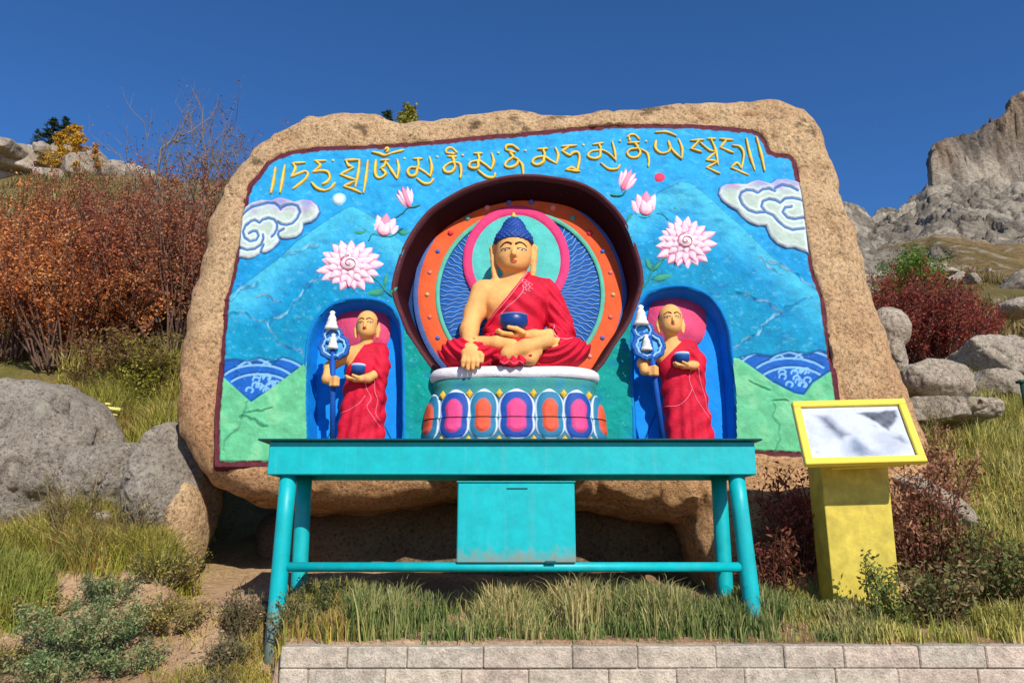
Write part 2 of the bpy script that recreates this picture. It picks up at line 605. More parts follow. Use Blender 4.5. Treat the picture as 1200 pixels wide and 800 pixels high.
def mountain():
    st = .17
    xs = np.arange(8, 96, st); ys = np.arange(36, 120, st * 1.1)
    X, Y = np.meshgrid(xs, ys)
    pxl = 600 + FPX * X / Y / 1.10                     # bearing, as surveyed in the photo
    sky_px = np.array([880, 960, 985, 1000, 1014, 1030, 1045, 1060, 1075, 1084, 1110, 1140, 1160, 1180, 1200, 1260, 1500])
    base_py = np.interp(pxl, sky_px, [236, 228, 232, 243, 252, 243, 240, 234, 224, 214, 209, 206, 212, 211, 208, 200, 190])
    top_py = np.interp(pxl, [1080, 1086, 1098, 1120, 1140, 1160, 1176, 1188, 1200, 1240, 1320, 1500], [214, 192, 180, 170, 161, 152, 148, 134, 124, 108, 96, 90])
    wob = fbm(X * .12, Y * .12, 1, 3, 31) * 1.6
    front = 79 + wob
    zb = EYE[2] + 80 * up_ratio(base_py); zt = EYE[2] + 83 * up_ratio(top_py)
    z0 = ground(X, np.full_like(Y, 38.0))
    t = np.clip((Y - 38) / 42, 0, None)
    z = z0 + (zb - z0) * (np.minimum(t, 1) ** 1.08)
    is_cl = smooth(1082, 1089, pxl + fbm(X * .6, Y * .1, 3, 2, 33) * 4)
    cl = smooth(0, 1.8, Y - front) * is_cl
    z = z + np.maximum(zt - zb, 0) * cl
    z = z - smooth(80, 120, Y) * 20 * (1 - is_cl) - smooth(92, 120, Y) * 20 * is_cl
    wx = fbm(X * .35, Y * .3, 1, 3, 38) * .45; wy = fbm(X * .35, Y * .3, 6, 3, 39) * .45
    d1, d2, iv = cells(X * .20 + wx, Y * .10 + wy, z * .2, 41)
    e1, e2, iw = cells(X * .55 + wx * 1.5, Y * .28 + wy * 1.5, z * .5, 45)
    side = smooth(.30, .40, X / Y)
    rocky = smooth(-.04, .16, fbm(X * .09, Y * .07, 7, 4, 51) + np.interp(Y, [36, 46, 56, 68], [-.34, -.08, .16, .45])) * side
    amp = (1 - .45 * cl)
    tf = fbm(X * .10 + Y * .04, Y * .09, 5, 4, 37) * 5
    z = z + rocky * amp * ((np.floor(tf) + smooth(.62, 1, tf - np.floor(tf)) - tf) * 1.5 + (iv - .5) * .7 + (iw - .5) * .3)
    z = z - rocky * amp * ((1 - smooth(0, .10, d2 - d1)) * .8 + (1 - smooth(0, .09, e2 - e1)) * .3)
    z = z + fbm(X * 1.2, Y * 1.2, 9, 4, 52) * .28 * (0.3 + rocky)
    fc = cl * (1 - smooth(2.5, 7, Y - front))
    xx = X + fc * fbm(X * .3, Y * .3, z * .9, 3, 53) * .8
    yy = Y + fc * (fbm(X * .55, 3, z * .12, 4, 54) * 2.6 + (iw - .5) * .8)
    rc = L(186, 172, 150) + (L(146, 134, 116) - L(186, 172, 150)) * smooth(.2, .8, iw)[..., None]
    clc = L(142, 128, 114) + (L(166, 140, 114) - L(142, 128, 114)) * smooth(-.1, .4, fbm(X * .35, Y * .1, z * .1, 3, 55))[..., None]
    rc = rc * (1 - cl[..., None]) + clc * cl[..., None]
    crack = (1 - smooth(.02, .12, np.minimum(d2 - d1, (e2 - e1) * 1.3)))[..., None]
    rc = rc * (1 - .22 * crack)  # shade inside the cracks, darkened into the rock colour
    rc = rc * (1 + .22 * (iv - .5))[..., None]
    streak = smooth(.1, .4, fbm(X * 1.1, Y * .05, z * .08, 3, 56))[..., None] * cl[..., None]
    rc = rc * (1 - .5 * streak)
    gr = L(152, 126, 84) + (L(128, 108, 66) - L(152, 126, 84)) * smooth(-.2, .3, fbm(X * .4, Y * .4, 2, 4, 57))[..., None]
    gr = gr + (L(165, 148, 124) - gr) * smooth(.22, .3, fbm(X * 1.1, Y * 1.1, 2, 3, 58))[..., None]
    f = np.maximum(rocky, cl)[..., None]
    col = gr * (1 - f) + rc * f
    V = np.stack([xx, yy, z - (1 - smooth(36, 41, Y)) * 1.0], -1).reshape(-1, 3)
    tag(MB().grid(V, len(xs), len(ys), col.reshape(-1, 3)).build('rocky_mountain', M_MTN), kind='structure')


m, nt, b = new_mat('mountain_rock')
a_ = N(nt, 'ShaderNodeAttribute', attribute_name='paint').outputs['Color']
co = N(nt, 'ShaderNodeTexCoord').outputs['Object']
n1 = noise_node(nt, co, 2.2, 6, .7); n2 = noise_node(nt, co, .7, 6, .7)
c = mixc(nt, 1.0, a_, ramp(nt, n1.outputs['Fac'], [(.32, .5), (.62, 1.1)]), 'MULTIPLY')
c = mixc(nt, ramp(nt, n2.outputs['Fac'], [(.60, 0.0), (.7, .45)]), c, lin(80, 74, 58))
nt.links.new(c, b.inputs['Base Color']); b.inputs['Roughness'].default_value = .95; b.inputs['Specular IOR Level'].default_value = .1
b1 = bump(nt, b, n2.outputs['Fac'], .9, .8); bump(nt, b, n1.outputs['Fac'], .9, .3, b1)
M_MTN = m
mountain()

# ================================================================ THE CARVED BOULDER
ROOT = empty('boulder', FO, 'huge tan granite boulder carved with a blue painted relief of flowers, clouds and yellow script',
             'boulder', rot=(FA, 0, 0))
OUT_PX = [(234, 556), (222, 530), (200, 500), (196, 460), (203, 400), (217, 330), (234, 260), (256, 202), (286, 162), (322, 138),
          (356, 124), (400, 117), (440, 121), (475, 131), (500, 126), (520, 121), (560, 116), (600, 116), (640, 121), (680, 122),
          (720, 115), (780, 108), (830, 104), (880, 101), (920, 104), (950, 114), (974, 140), (988, 184), (1002, 226), (1020, 280),
          (1034, 340), (1056, 400), (1082, 450), (1102, 500), (1114, 560), (1114, 640), (1104, 720), (850, 730), (815, 600),
          (700, 582), (560, 574), (535, 566), (470, 578), (400, 587), (330, 585), (270, 577)]
OUT = [face(*p) for p in OUT_PX]
PANEL_PX = [(252, 546), (252, 487), (256, 440), (259, 394), (264, 347), (270, 325), (275, 300), (281, 270), (286, 232), (291, 215), (301, 205),
            (312, 190), (325, 181), (340, 176), (370, 172), (440, 169), (490, 166), (530, 162), (570, 158), (600, 156), (660, 150), (720, 145),
            (750, 145), (812, 145), (850, 148), (882, 151), (893, 156), (900, 166), (903, 176), (910, 179), (925, 180), (933, 186), (936, 202),
            (941, 232), (946, 270), (955, 317), (965, 347), (974, 403), (980, 440), (984, 469), (986, 536), (945, 536), (885, 533), (600, 540), (316, 546)]
NICHE_PX = [(464, 345), (464, 328), (475, 292), (497, 257), (525, 234), (560, 217), (605, 208), (650, 210), (685, 219), (710, 236), (730, 261),
            (744, 295), (750, 325), (746, 348), (736, 374), (718, 402), (704, 424), (684, 446), (655, 466), (608, 474), (560, 466), (528, 446), (508, 428), (490, 404), (475, 376)]
NL_PX = [(416, 535), (370, 534), (361, 527), (359, 470), (360, 420), (363, 395), (371, 374), (388, 358), (412, 351), (440, 352), (458, 361), (468, 378), (471, 405), (472, 460), (471, 527), (462, 534)]
NR_PX = [(804, 535), (756, 534), (746, 527), (743, 470), (742, 420), (742, 390), (747, 362), (758, 346), (777, 338), (800, 336), (825, 344), (842, 360), (852, 382), (857, 410), (862, 460), (863, 527), (852, 534)]


def to_face(pts, h=0.0): return [tuple(float(v) for v in face(x, y, h)) for x, y in pts]


NICHE = catmull(to_face(NICHE_PX), 5, True)
NLEFT = np.array(to_face(NL_PX)); NRIGHT = np.array(to_face(NR_PX))
PANEL = to_face(PANEL_PX)
DEPTH, DSMALL = .36, .19


def granite_body():
    st = .028
    x = np.arange(-3.6, 4.6, st, dtype=np.float32); y = np.arange(-.35, 2.75, st * 1.15, dtype=np.float32); z = np.arange(-1.5, 4.25, st, dtype=np.float32)
    X2, Z2 = np.meshgrid(x, z, indexing='ij')
    d2 = poly_sd(X2, Z2, OUT).astype(np.float32)
    pan = poly_sd(X2, Z2, PANEL); n0 = poly_sd(X2, Z2, NICHE); n1 = poly_sd(X2, Z2, NLEFT); n2 = poly_sd(X2, Z2, NRIGHT)
    Y = y[None, :, None]
    T = 2.3; R = .30
    # the block narrows towards its back and its underside runs inwards
    dd = d2[:, None, :] + .10 * np.maximum(Y - .7, 0)
    w1 = dd + R; w2 = np.abs(Y - T / 2) - T / 2 + R
    d = np.minimum(np.maximum(w1, w2), 0) + np.sqrt(np.maximum(w1, 0) ** 2 + np.maximum(w2, 0) ** 2) - R
    X3 = x[:, None, None]; Z3 = z[None, None, :]
    d = d + fbm(X3 * 1.3, Y * 1.3, Z3 * 1.3, 3, 61) * .06 + fbm(X3 * 6, Y * 6, Z3 * 6, 2, 62) * .026 - np.abs(fbm(X3 * 2.3, Y * 2.3, Z3 * 2.3, 3, 63)) * .07 + .015
    d = d + .035 * (1 - smooth(.0, .035, np.abs(fbm(X3 * .9 + 4, Y * .9, Z3 * .9 + Y * .3, 3, 64)))) * (1 - smooth(-.02, .10, -np.broadcast_to(pan[:, None, :], d.shape)))
    d = np.maximum(d, -np.maximum((pan + .012)[:, None, :], np.abs(Y) - .05))
    for nn, dp in ((n0, DEPTH), (n1, DSMALL), (n2, DSMALL)):
        d = np.maximum(d, -np.maximum((nn - .05)[:, None, :], np.abs(Y) - dp - .06))
    V, F = surface_nets(d.astype(np.float32), (x[0], y[0], z[0]), np.array((st, st * 1.15, st)))
    # weather stains: darker lichen patches along the crown and right shoulder, redder rock low down
    sx, sz = V[:, 0], V[:, 2]
    px, py = unface(sx, sz)
    st_ = np.zeros(len(V))
    for cx, cy, r in ((945, 150, 26), (765, 131, 20), (610, 140, 26), (650, 135, 14), (420, 150, 16), (960, 190, 18), (300, 190, 14), (985, 250, 12), (560, 145, 14)):
        st_ = np.maximum(st_, np.exp(-((px - cx) ** 2 + ((py - cy) * 1.5) ** 2) / r ** 2))
    st_ = smooth(.5, .8, st_ * .75 + fbm(V[:, 0] * 14, V[:, 1] * 14, V[:, 2] * 14, 5, 66) * 1.1)
    red = smooth(300, 560, py + fbm(V[:, 0] * 2, 1, V[:, 2] * 2, 3, 67) * 60)
    col = np.ones((len(V), 3)) * (1 - .68 * st_)[:, None]
    col = col * (1 + red[:, None] * (np.array((.98, .84, .74)) - 1))
    mesh_obj('granite_body', V, [F], M_BOULDER, ROOT, col)


granite_body()

# ---------------------------------------------------------------- the painted face
C_SKY = L(44, 162, 216); C_MID = L(24, 146, 200); C_LOW = L(16, 146, 182); C_TEAL = L(4, 146, 134); C_HILL = L(74, 186, 208)
C_GREEN = L(102, 188, 134); C_WATER = L(28, 96, 180); C_DARK = L(22, 66, 120); C_MAROON = L(98, 44, 52)


def put(c, col, w):
    return c + (np.asarray(col) - c) * np.clip(w, 0, 1)[..., None]


def line(PX, PY, pts, wd=1.6):
    return 1 - smooth(wd * .35, wd * .75, seg_dist(PX, PY, pts))


HILL_L = [(262, 352), (270, 345), (285, 333), (300, 322), (330, 300), (348, 282), (360, 274), (370, 266), (386, 256), (404, 244), (414, 241), (423, 245), (437, 253), (455, 268), (480, 290), (500, 300)]
HILL_R = [(715, 290), (728, 268), (740, 252), (754, 236), (766, 229), (777, 222), (797, 213), (807, 213), (820, 221), (837, 236), (870, 265), (885, 280), (905, 300), (925, 315), (962, 345)]
RIDGES = [[(262, 368), (281, 366), (297, 370), (310, 374), (317, 378), (325, 397), (344, 406), (352, 410), (359, 417)],
          [(319, 376), (330, 368), (344, 362), (350, 348), (358, 336), (375, 325)],
          [(262, 352), (285, 340), (300, 333)],
          [(862, 339), (875, 344), (887, 350), (902, 360), (915, 367)],
          [(859, 409), (870, 399), (890, 389), (893, 382), (899, 377), (912, 366), (924, 358), (935, 352), (949, 347)],
          [(899, 303), (912, 306), (924, 312), (940, 325), (957, 336)], [(890, 300), (905, 312), (918, 322)],
          [(300, 345), (315, 350), (330, 352)], [(330, 300), (352, 296), (372, 286)]]
WATER_L = [(250, 424), (275, 421), (290, 424), (305, 420), (320, 424), (332, 419), (345, 423), (354, 428), (322, 452), (294, 470), (283, 461), (250, 438)]
WATER_R = [(864, 420), (884, 415), (905, 417), (925, 412), (945, 415), (962, 411), (985, 416), (985, 428), (970, 436), (952, 448), (942, 462), (930, 460), (905, 447), (882, 431)]
GREEN_L = [(240, 430), (262, 442), (283, 461), (294, 471), (322, 452), (354, 428), (362, 421), (362, 560), (240, 560)]
GREEN_R = [(855, 419), (866, 420), (884, 432), (905, 448), (930, 461), (942, 463), (952, 449), (970, 437), (990, 427), (990, 545), (855, 545)]
CRACKS = [[(292, 470), (289, 480), (285, 487), (278, 500), (272, 510), (266, 518), (262, 527)], [(285, 487), (300, 484), (320, 478)], [(282, 490), (296, 492), (312, 498)],
          [(905, 470), (915, 466), (925, 470)], [(880, 450), (900, 458)], [(908, 475), (910, 505), (908, 530)]]


def waves(c, PX, PY, inside, cx, cy, seed):
    pts = []
    dk = np.zeros(PX.shape); lt = np.zeros(PX.shape)
    for k, (ox, oy, r, a0, a1) in enumerate(((-20, 14, 34, 200, 320), (12, 16, 36, 215, 335), (-34, 6, 22, 210, 330), (32, 8, 26, 205, 330), (-2, 26, 38, 215, 325), (0, 34, 34, 220, 320))):
        arc = [(cx + ox + r * 1.25 * math.cos(math.radians(a)), cy + oy + r * .7 * math.sin(math.radians(a))) for a in np.linspace(a0, a1, 12)]
        dk = np.maximum(dk, line(PX, PY, [(x, y - 2) for x, y in arc], 2.4)); lt = np.maximum(lt, line(PX, PY, arc, 2.2))
    rr = random.Random(seed)
    for k in range(13):
        x0, y0 = cx + rr.uniform(-12, 20), cy + rr.uniform(12, 32)
        arc = [(x0 + 4 * math.cos(a), y0 + 3.2 * math.sin(a)) for a in np.linspace(math.pi * .9, math.pi * 2.3, 8)]
        lt = np.maximum(lt, line(PX, PY, arc, 1.9))
    c = put(c, C_DARK, dk * inside * .8)
    return put(c, L(140, 196, 232), lt * inside * .85)


def panel_colour(PX, PY):
    c = np.zeros(PX.shape + (3,)) + C_SKY
    nz = fbm(PX * .02, PY * .02, 0, 3, 71) * 34
    c = put(c, C_MID, smooth(225, 330, PY + nz))
    c = put(c, C_LOW, smooth(330, 420, PY + nz))
    for H in (HILL_L, HILL_R):
        hx = np.array([p[0] for p in H]); hy = np.array([p[1] for p in H])
        dy = PY - np.interp(PX, hx, hy)
        ins = ((PX > hx[0] - 2) & (PX < hx[-1] + 2)).astype(float) * smooth(-1, 1, dy)
        c = put(c, C_HILL, ins * (1 - smooth(4, 62, dy + nz * .6)) * .85)
        c = put(c, L(14, 140, 176), ins * smooth(30, 85, dy + nz * .7) * .8)
        c = put(c, L(20, 100, 158), line(PX, PY - 1, H, 2.0) * .55)
    tl = (1 - smooth(120, 175, np.hypot((PX - 608) * .92, PY - 430) + nz * .5)) * smooth(325, 395, PY + nz * .4)
    c = put(c, C_TEAL, tl)
    mott = fbm(PX * .09, PY * .09, 3, 4, 72)
    c = c * (1 + .16 * mott[..., None])
    c = put(c, L(120, 205, 228), smooth(.25, .6, fbm(PX * .16, PY * .3, 5, 4, 73)) * .28 * (PY < 425))
    c = put(c, L(20, 104, 168), smooth(.2, .6, fbm(PX * .05, PY * .12, 8, 4, 74)) * .4)
    WX = PX + fbm(PX * .07, PY * .07, 2, 3, 171) * 7; WY = PY + fbm(PX * .07, PY * .07, 8, 3, 172) * 7
    for r in RIDGES:
        c = put(c, L(18, 92, 146), line(WX, WY - 2, r, 2.0) * .42)
        c = put(c, L(176, 222, 236), line(WX, WY, r, 1.7) * .5 * smooth(-.5, .2, fbm(PX * .12, PY * .12, 1, 2, 75)))
    for W, cx, cy, sd in ((WATER_L, 304, 428, 3), (WATER_R, 928, 420, 5)):
        s = poly_sd(PX, PY, W); ins = 1 - smooth(-.8, .8, s)
        c = put(c, C_WATER * (1 + .15 * mott[..., None]), ins)
        c = put(c, C_DARK, (1 - smooth(1.2, 2.6, np.abs(s))) * .7)
        c = waves(c, PX, PY, ins, cx, cy, sd)
    for G in (GREEN_L, GREEN_R):
        ins = 1 - smooth(-.8, .8, poly_sd(PX, PY, G))
        g = C_GREEN * (1 + .14 * mott[..., None])
        g = g + (L(138, 208, 152) - g) * smooth(.1, .5, fbm(PX * .05, PY * .07, 2, 3, 76))[..., None] * .6
        c = put(c, g, ins)
    for k in CRACKS:
        c = put(c, L(40, 110, 84), line(WX, WY, k, 1.9) * .5)
    # small glints beside the sun, faded flakes
    c = put(c, L(200, 224, 236), smooth(.60, .68, fbm(PX * .5, PY * .5, 4, 3, 77)) * .35)
    s = poly_sd(PX, PY, PANEL_PX)
    mr = C_MAROON * (1 + .35 * fbm(PX * .3, PY * .3, 1, 3, 78)[..., None])
    c = put(c, mr, smooth(-6.6, -5.2, s + fbm(PX * .2, PY * .2, 9, 3, 79) * 1.6))
    return c


def build_panel():
    st = .0066
    (x0, z0), (x1, z1) = np.min(PANEL, 0) - .05, np.max(PANEL, 0) + .05
    xs = np.arange(x0, x1, st); zs = np.arange(z0, z1, st)
    X, Z = np.meshgrid(xs, zs)
    PX, PY = unface(X, Z)
    s = poly_sd(X, Z, PANEL)
    h = fbm(X * 7, Z * 7, 0, 3, 81) * .010 + fbm(X * 26, Z * 26, 0, 3, 82) * .0045
    for H in (HILL_L, HILL_R):
        hx = np.array([p[0] for p in H]); hy = np.array([p[1] for p in H])
        dy = PY - np.interp(PX, hx, hy)
        h = h + .010 * smooth(-1.5, 1.5, dy) * (1 - smooth(10, 60, dy)) * ((PX > hx[0]) & (PX < hx[-1]))
    WX = PX + fbm(PX * .07, PY * .07, 2, 3, 171) * 7; WY = PY + fbm(PX * .07, PY * .07, 8, 3, 172) * 7
    for r in RIDGES + CRACKS: h = h - .006 * line(WX, WY - 1.5, r, 3.0) + .005 * line(WX, WY + 1.5, r, 3)
    for G in (GREEN_L, GREEN_R): h = h + .012 * (1 - smooth(-2, 1, poly_sd(PX, PY, G)))
    h = h - .012 * (1 - smooth(.012, .03, np.abs(s + .02)))          # incised border line
    h = h - smooth(-.002, .03, s) * .07
    col = panel_colour(PX, PY)
    keep = (s < .035)
    for n_ in (NICHE, NLEFT, NRIGHT): keep &= poly_sd(X, Z, n_) > 0
    fk = keep[:-1, :-1] & keep[1:, :-1] & keep[:-1, 1:] & keep[1:, 1:]
    j, i = np.nonzero(fk); n = len(xs)
    F = np.stack([j * n + i, j * n + i + 1, (j + 1) * n + i + 1, (j + 1) * n + i], 1)
    used = np.unique(F); remap = np.full(X.size, -1, np.int64); remap[used] = np.arange(len(used))
    V = np.stack([X, -h, Z], -1).reshape(-1, 3)[used]
    return mesh_obj('painted_panel', V, [remap[F]], M_PAINT, ROOT, col.reshape(-1, 3)[used])


PANEL_OBJ = build_panel()


def niche(name, contour, depth, rim_col, wall_col, back_col, closed=True, rim=(.05, .02), parent=ROOT, taper=.02):
    """rounded rim, side wall and back of a recess cut into the face"""
    C = np.array(contour); n = len(C)
    if closed:
        T = np.roll(C, -1, 0) - np.roll(C, 1, 0)
    else: T = np.gradient(C, axis=0)
    T /= np.linalg.norm(T, axis=1)[:, None]
    Nn = np.stack([T[:, 1], -T[:, 0]], 1)
    if poly_sd(np.array([C[n // 2, 0] + Nn[n // 2, 0] * .02]), np.array([C[n // 2, 1] + Nn[n // 2, 1] * .02]), contour)[0] < 0: Nn = -Nn
    wob = fbm(C[:, 0] * 5, C[:, 1] * 5, 0, 2, 91)[:, None] * .008
    prof = [(rim[0], .02, rim_col), (rim[0] * .7, -rim[1] * .7, rim_col), (rim[0] * .25, -rim[1], rim_col), (0, -rim[1] * .3, rim_col), (-.012, .03, rim_col), (-.016, .05, wall_col)]
    for k in range(1, 9): prof.append((-.016 - taper * k / 8, .05 + (depth - .05) * k / 8, wall_col))
    V = []; cols = []
    for o, y, cc in prof:
        p = C + Nn * (o + wob)
        yy = y + fbm(C[:, 0] * 9, C[:, 1] * 9, y * 9, 2, 92) * .006
        V.append(np.stack([p[:, 0], yy, p[:, 1]], 1)); cols.append(np.broadcast_to(cc, (n, 3)))
    mb = MB().grid(np.vstack(V), n, len(prof), np.vstack(cols), wrap=closed)
    last = V[-1].copy(); last[:, 1] = depth
    ctr = last.mean(0)
    k = np.arange(n if closed else n - 1)
    mb.add(np.vstack([last, ctr]), [np.stack([k, (k + 1) % n, np.full(len(k), n)], 1)], back_col)
    return mb.build(name, M_PAINT, parent)


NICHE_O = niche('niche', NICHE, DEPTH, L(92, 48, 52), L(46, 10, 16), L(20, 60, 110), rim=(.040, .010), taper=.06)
C_NB = L(18, 140, 228)
niche('niche', catmull(NLEFT, 4), DSMALL, L(14, 126, 196), C_NB, C_NB, rim=(.03, .008))
niche('niche', catmull(NRIGHT, 4), DSMALL, L(14, 126, 196), C_NB, C_NB, rim=(.03, .008))

# ---------------------------------------------------------------- reliefs on the face
def relief(name, poly_px, hmax, colfn, soft=4.0, st=.0055, parent=PANEL_OBJ, hfn=None, base=0.0):
    """a low raised patch with painted colours, its edge sinking into the face"""
    P = to_face(poly_px, 0)
    (x0, z0), (x1, z1) = np.min(P, 0) - .03, np.max(P, 0) + .03
    xs = np.arange(x0, x1, st); zs = np.arange(z0, z1, st)
    X, Z = np.meshgrid(xs, zs); PX, PY = unface(X, Z)
    s = poly_sd(PX, PY, poly_px)
    h = hmax * np.sqrt(np.clip(smooth(0, soft, -s), 0, 1)) - .03 * smooth(-.2, 2.0, s)
    if hfn is not None: h = h + hfn(PX, PY, s)
    h = h + fbm(X * 20, Z * 20, 0, 2, 83) * .003
    keep = s < 1.8
    fk = keep[:-1, :-1] & keep[1:, :-1] & keep[:-1, 1:] & keep[1:, 1:]
    j, i = np.nonzero(fk); n = len(xs)
    F = np.stack([j * n + i, j * n + i + 1, (j + 1) * n + i + 1, (j + 1) * n + i], 1)
    used = np.unique(F); remap = np.full(X.size, -1, np.int64); remap[used] = np.arange(len(used))
    V = np.stack([X, -h - base, Z], -1).reshape(-1, 3)[used]
    return mesh_obj(name, V, [remap[F]], M_PAINT, parent, colfn(PX, PY, s).reshape(-1, 3)[used])


def zc(pts, ox, oy, k): return [(ox + x / k, oy + y / k) for x, y in pts]


CLOUD_L = zc([(118, 300), (150, 205), (230, 150), (330, 120), (430, 130), (480, 106), (530, 98), (620, 122), (670, 142), (760, 118), (850, 130), (920, 190), (942, 260), (905, 330), (845, 372), (770, 390),
              (772, 430), (745, 490), (690, 530), (600, 548), (530, 545), (505, 595), (450, 650), (380, 692), (320, 700), (260, 738), (190, 757), (85, 738), (88, 650)], 270, 220, 8.89)
CL_LINES = [zc(p, 270, 220, 8.89) for p in (
    [(500, 370), (535, 395), (590, 402), (650, 385), (700, 335), (730, 265), (705, 205), (650, 188), (590, 195), (530, 225)],
    [(130, 300), (180, 250), (230, 215), (310, 195), (400, 172), (470, 178), (515, 215), (530, 240)],
    [(180, 400), (215, 365), (260, 350), (310, 380), (340, 348), (400, 330), (460, 345), (492, 390), (490, 440), (465, 495), (435, 525)],
    [(200, 490), (240, 465), (280, 468), (300, 515), (275, 558), (210, 572), (155, 535), (135, 470), (165, 405), (215, 368)],
    [(90, 632), (180, 662), (260, 650), (325, 605), (350, 545), (345, 505)], [(320, 690), (330, 650), (350, 610)],
    [(520, 540), (500, 500), (510, 470), (560, 445)])]
CLOUD_R = zc([(905, 752), (820, 722), (760, 697), (690, 700), (600, 662), (535, 595), (500, 520), (490, 492), (420, 492), (340, 462), (270, 412), (220, 345), (150, 305), (80, 255), (42, 190), (58, 120), (110, 88),
              (200, 80), (310, 85), (360, 58), (420, 45), (490, 60), (535, 78), (590, 42), (680, 34), (770, 54), (812, 70), (840, 200), (870, 450)], 835, 205, 8)
CR_LINES = [zc(p, 835, 205, 8) for p in (
    [(410, 180), (370, 160), (310, 155), (260, 180), (245, 225), (270, 290), (330, 345), (400, 368), (480, 362)],
    [(850, 515), (740, 527), (670, 502), (610, 452), (560, 392), (490, 362), (450, 310), (462, 260), (520, 240), (580, 250), (625, 275), (670, 235), (740, 230), (830, 248)],
    [(730, 312), (670, 320), (648, 362), (690, 412), (760, 428), (860, 408)],
    [(420, 180), (460, 150), (520, 143), (575, 165)], [(575, 140), (640, 108), (720, 122), (790, 160)])]


def cloud_col(lines, tx, ty):
    def f(PX, PY, s):
        c = np.zeros(PX.shape + (3,)) + L(214, 226, 220)
        dl = np.minimum.reduce([seg_dist(PX, PY, l) for l in lines] + [np.abs(s)])
        c = put(c, L(176, 196, 176), smooth(2.5, 6, dl) * .8)
        c = put(c, L(150, 140, 200), (1 - smooth(-4, 16, PY - ty + fbm(PX * .1, PY * .1, 0, 2, 84) * 9)) * .8)
        c = put(c, L(196, 150, 176), smooth(.1, .5, fbm(PX * .07, PY * .1, 5, 2, 85)) * (1 - smooth(0, 24, PY - ty)) * .7)
        ln = np.maximum.reduce([line(PX, PY, l, 2.6) for l in lines])
        c = put(c, L(40, 104, 164), np.maximum(ln, smooth(-2.0, -.8, s)) * .92)
        return c
    return f


def line_groove(lines, d=.012):
    return lambda PX, PY, s: -d * np.maximum.reduce([line(PX, PY, l, 3.0) for l in lines])


tag(relief('cloud', CLOUD_L, .030, cloud_col(CL_LINES, 300, 238), hfn=line_groove(CL_LINES)), 'cream and lilac scroll cloud under the left end of the script')
tag(relief('cloud', CLOUD_R, .030, cloud_col(CR_LINES, 900, 215), hfn=line_groove(CR_LINES)), 'cream scroll cloud under the right end of the script')
circ = lambda cx, cy, rx, ry=None, n=22: [(cx + rx * math.cos(a), cy + (ry or rx) * math.sin(a)) for a in np.linspace(0, 2 * math.pi, n, endpoint=False)]
tag(relief('moon_disc', circ(397.5, 233.5, 8.6, 7.6), .014, lambda X, Y, s: put(np.zeros(X.shape + (3,)) + L(150, 205, 226), L(226, 236, 228), smooth(1, 5, -s))), 'pale painted moon disc')
tag(relief('sun_disc', circ(773, 208, 6.6, 5.6), .010, lambda X, Y, s: np.zeros(X.shape + (3,)) + L(226, 70, 104)), 'small red painted sun disc')

# petals: a raised almond, white with a pink rim
def petal(mb, cx, cy, ang, ln, wd, h0, tip=.62, inner=(226, 84, 130), core=(246, 214, 224), base=0.0, redge=.22):
    na, nb = 9, 12
    A, B = np.meshgrid(np.linspace(-1, 1, na), np.linspace(0, 1, nb))
    w = np.sin(np.pi * np.clip(B, 0, 1) ** tip) ** .8 * wd / 2
    ca, sa = math.cos(ang), math.sin(ang)
    px = cx + ca * B * ln - sa * A * w; py = cy + sa * B * ln + ca * A * w
    s_, t_ = face(px, py)
    h = h0 * (1 - np.abs(A) ** 2.4) * (0.35 + .65 * np.sin(np.pi * np.clip(B * .95 + .03, 0, 1))) - .006 + base
    e = np.maximum(np.abs(A) ** 1.5, np.abs(B * 2 - 1) ** 4)
    col = np.zeros(A.shape + (3,)) + L(*core)
    col = put(col, L(*inner), smooth(redge, .95, e)); col = put(col, L(*inner), (1 - smooth(.05, .4, B)) * .7)
    mb.grid(np.stack([s_, -h, t_], -1).reshape(-1, 3), na, nb, col.reshape(-1, 3))


def ringtube(mb, pts_px, rpx, h, col, k=5):
    P = catmull(pts_px, k)
    s_, t_ = face(P[:, 0], P[:, 1])
    mb.tube(np.stack([s_, np.full(len(s_), -h), t_], 1), rpx * .0070, sides=7, col=col)


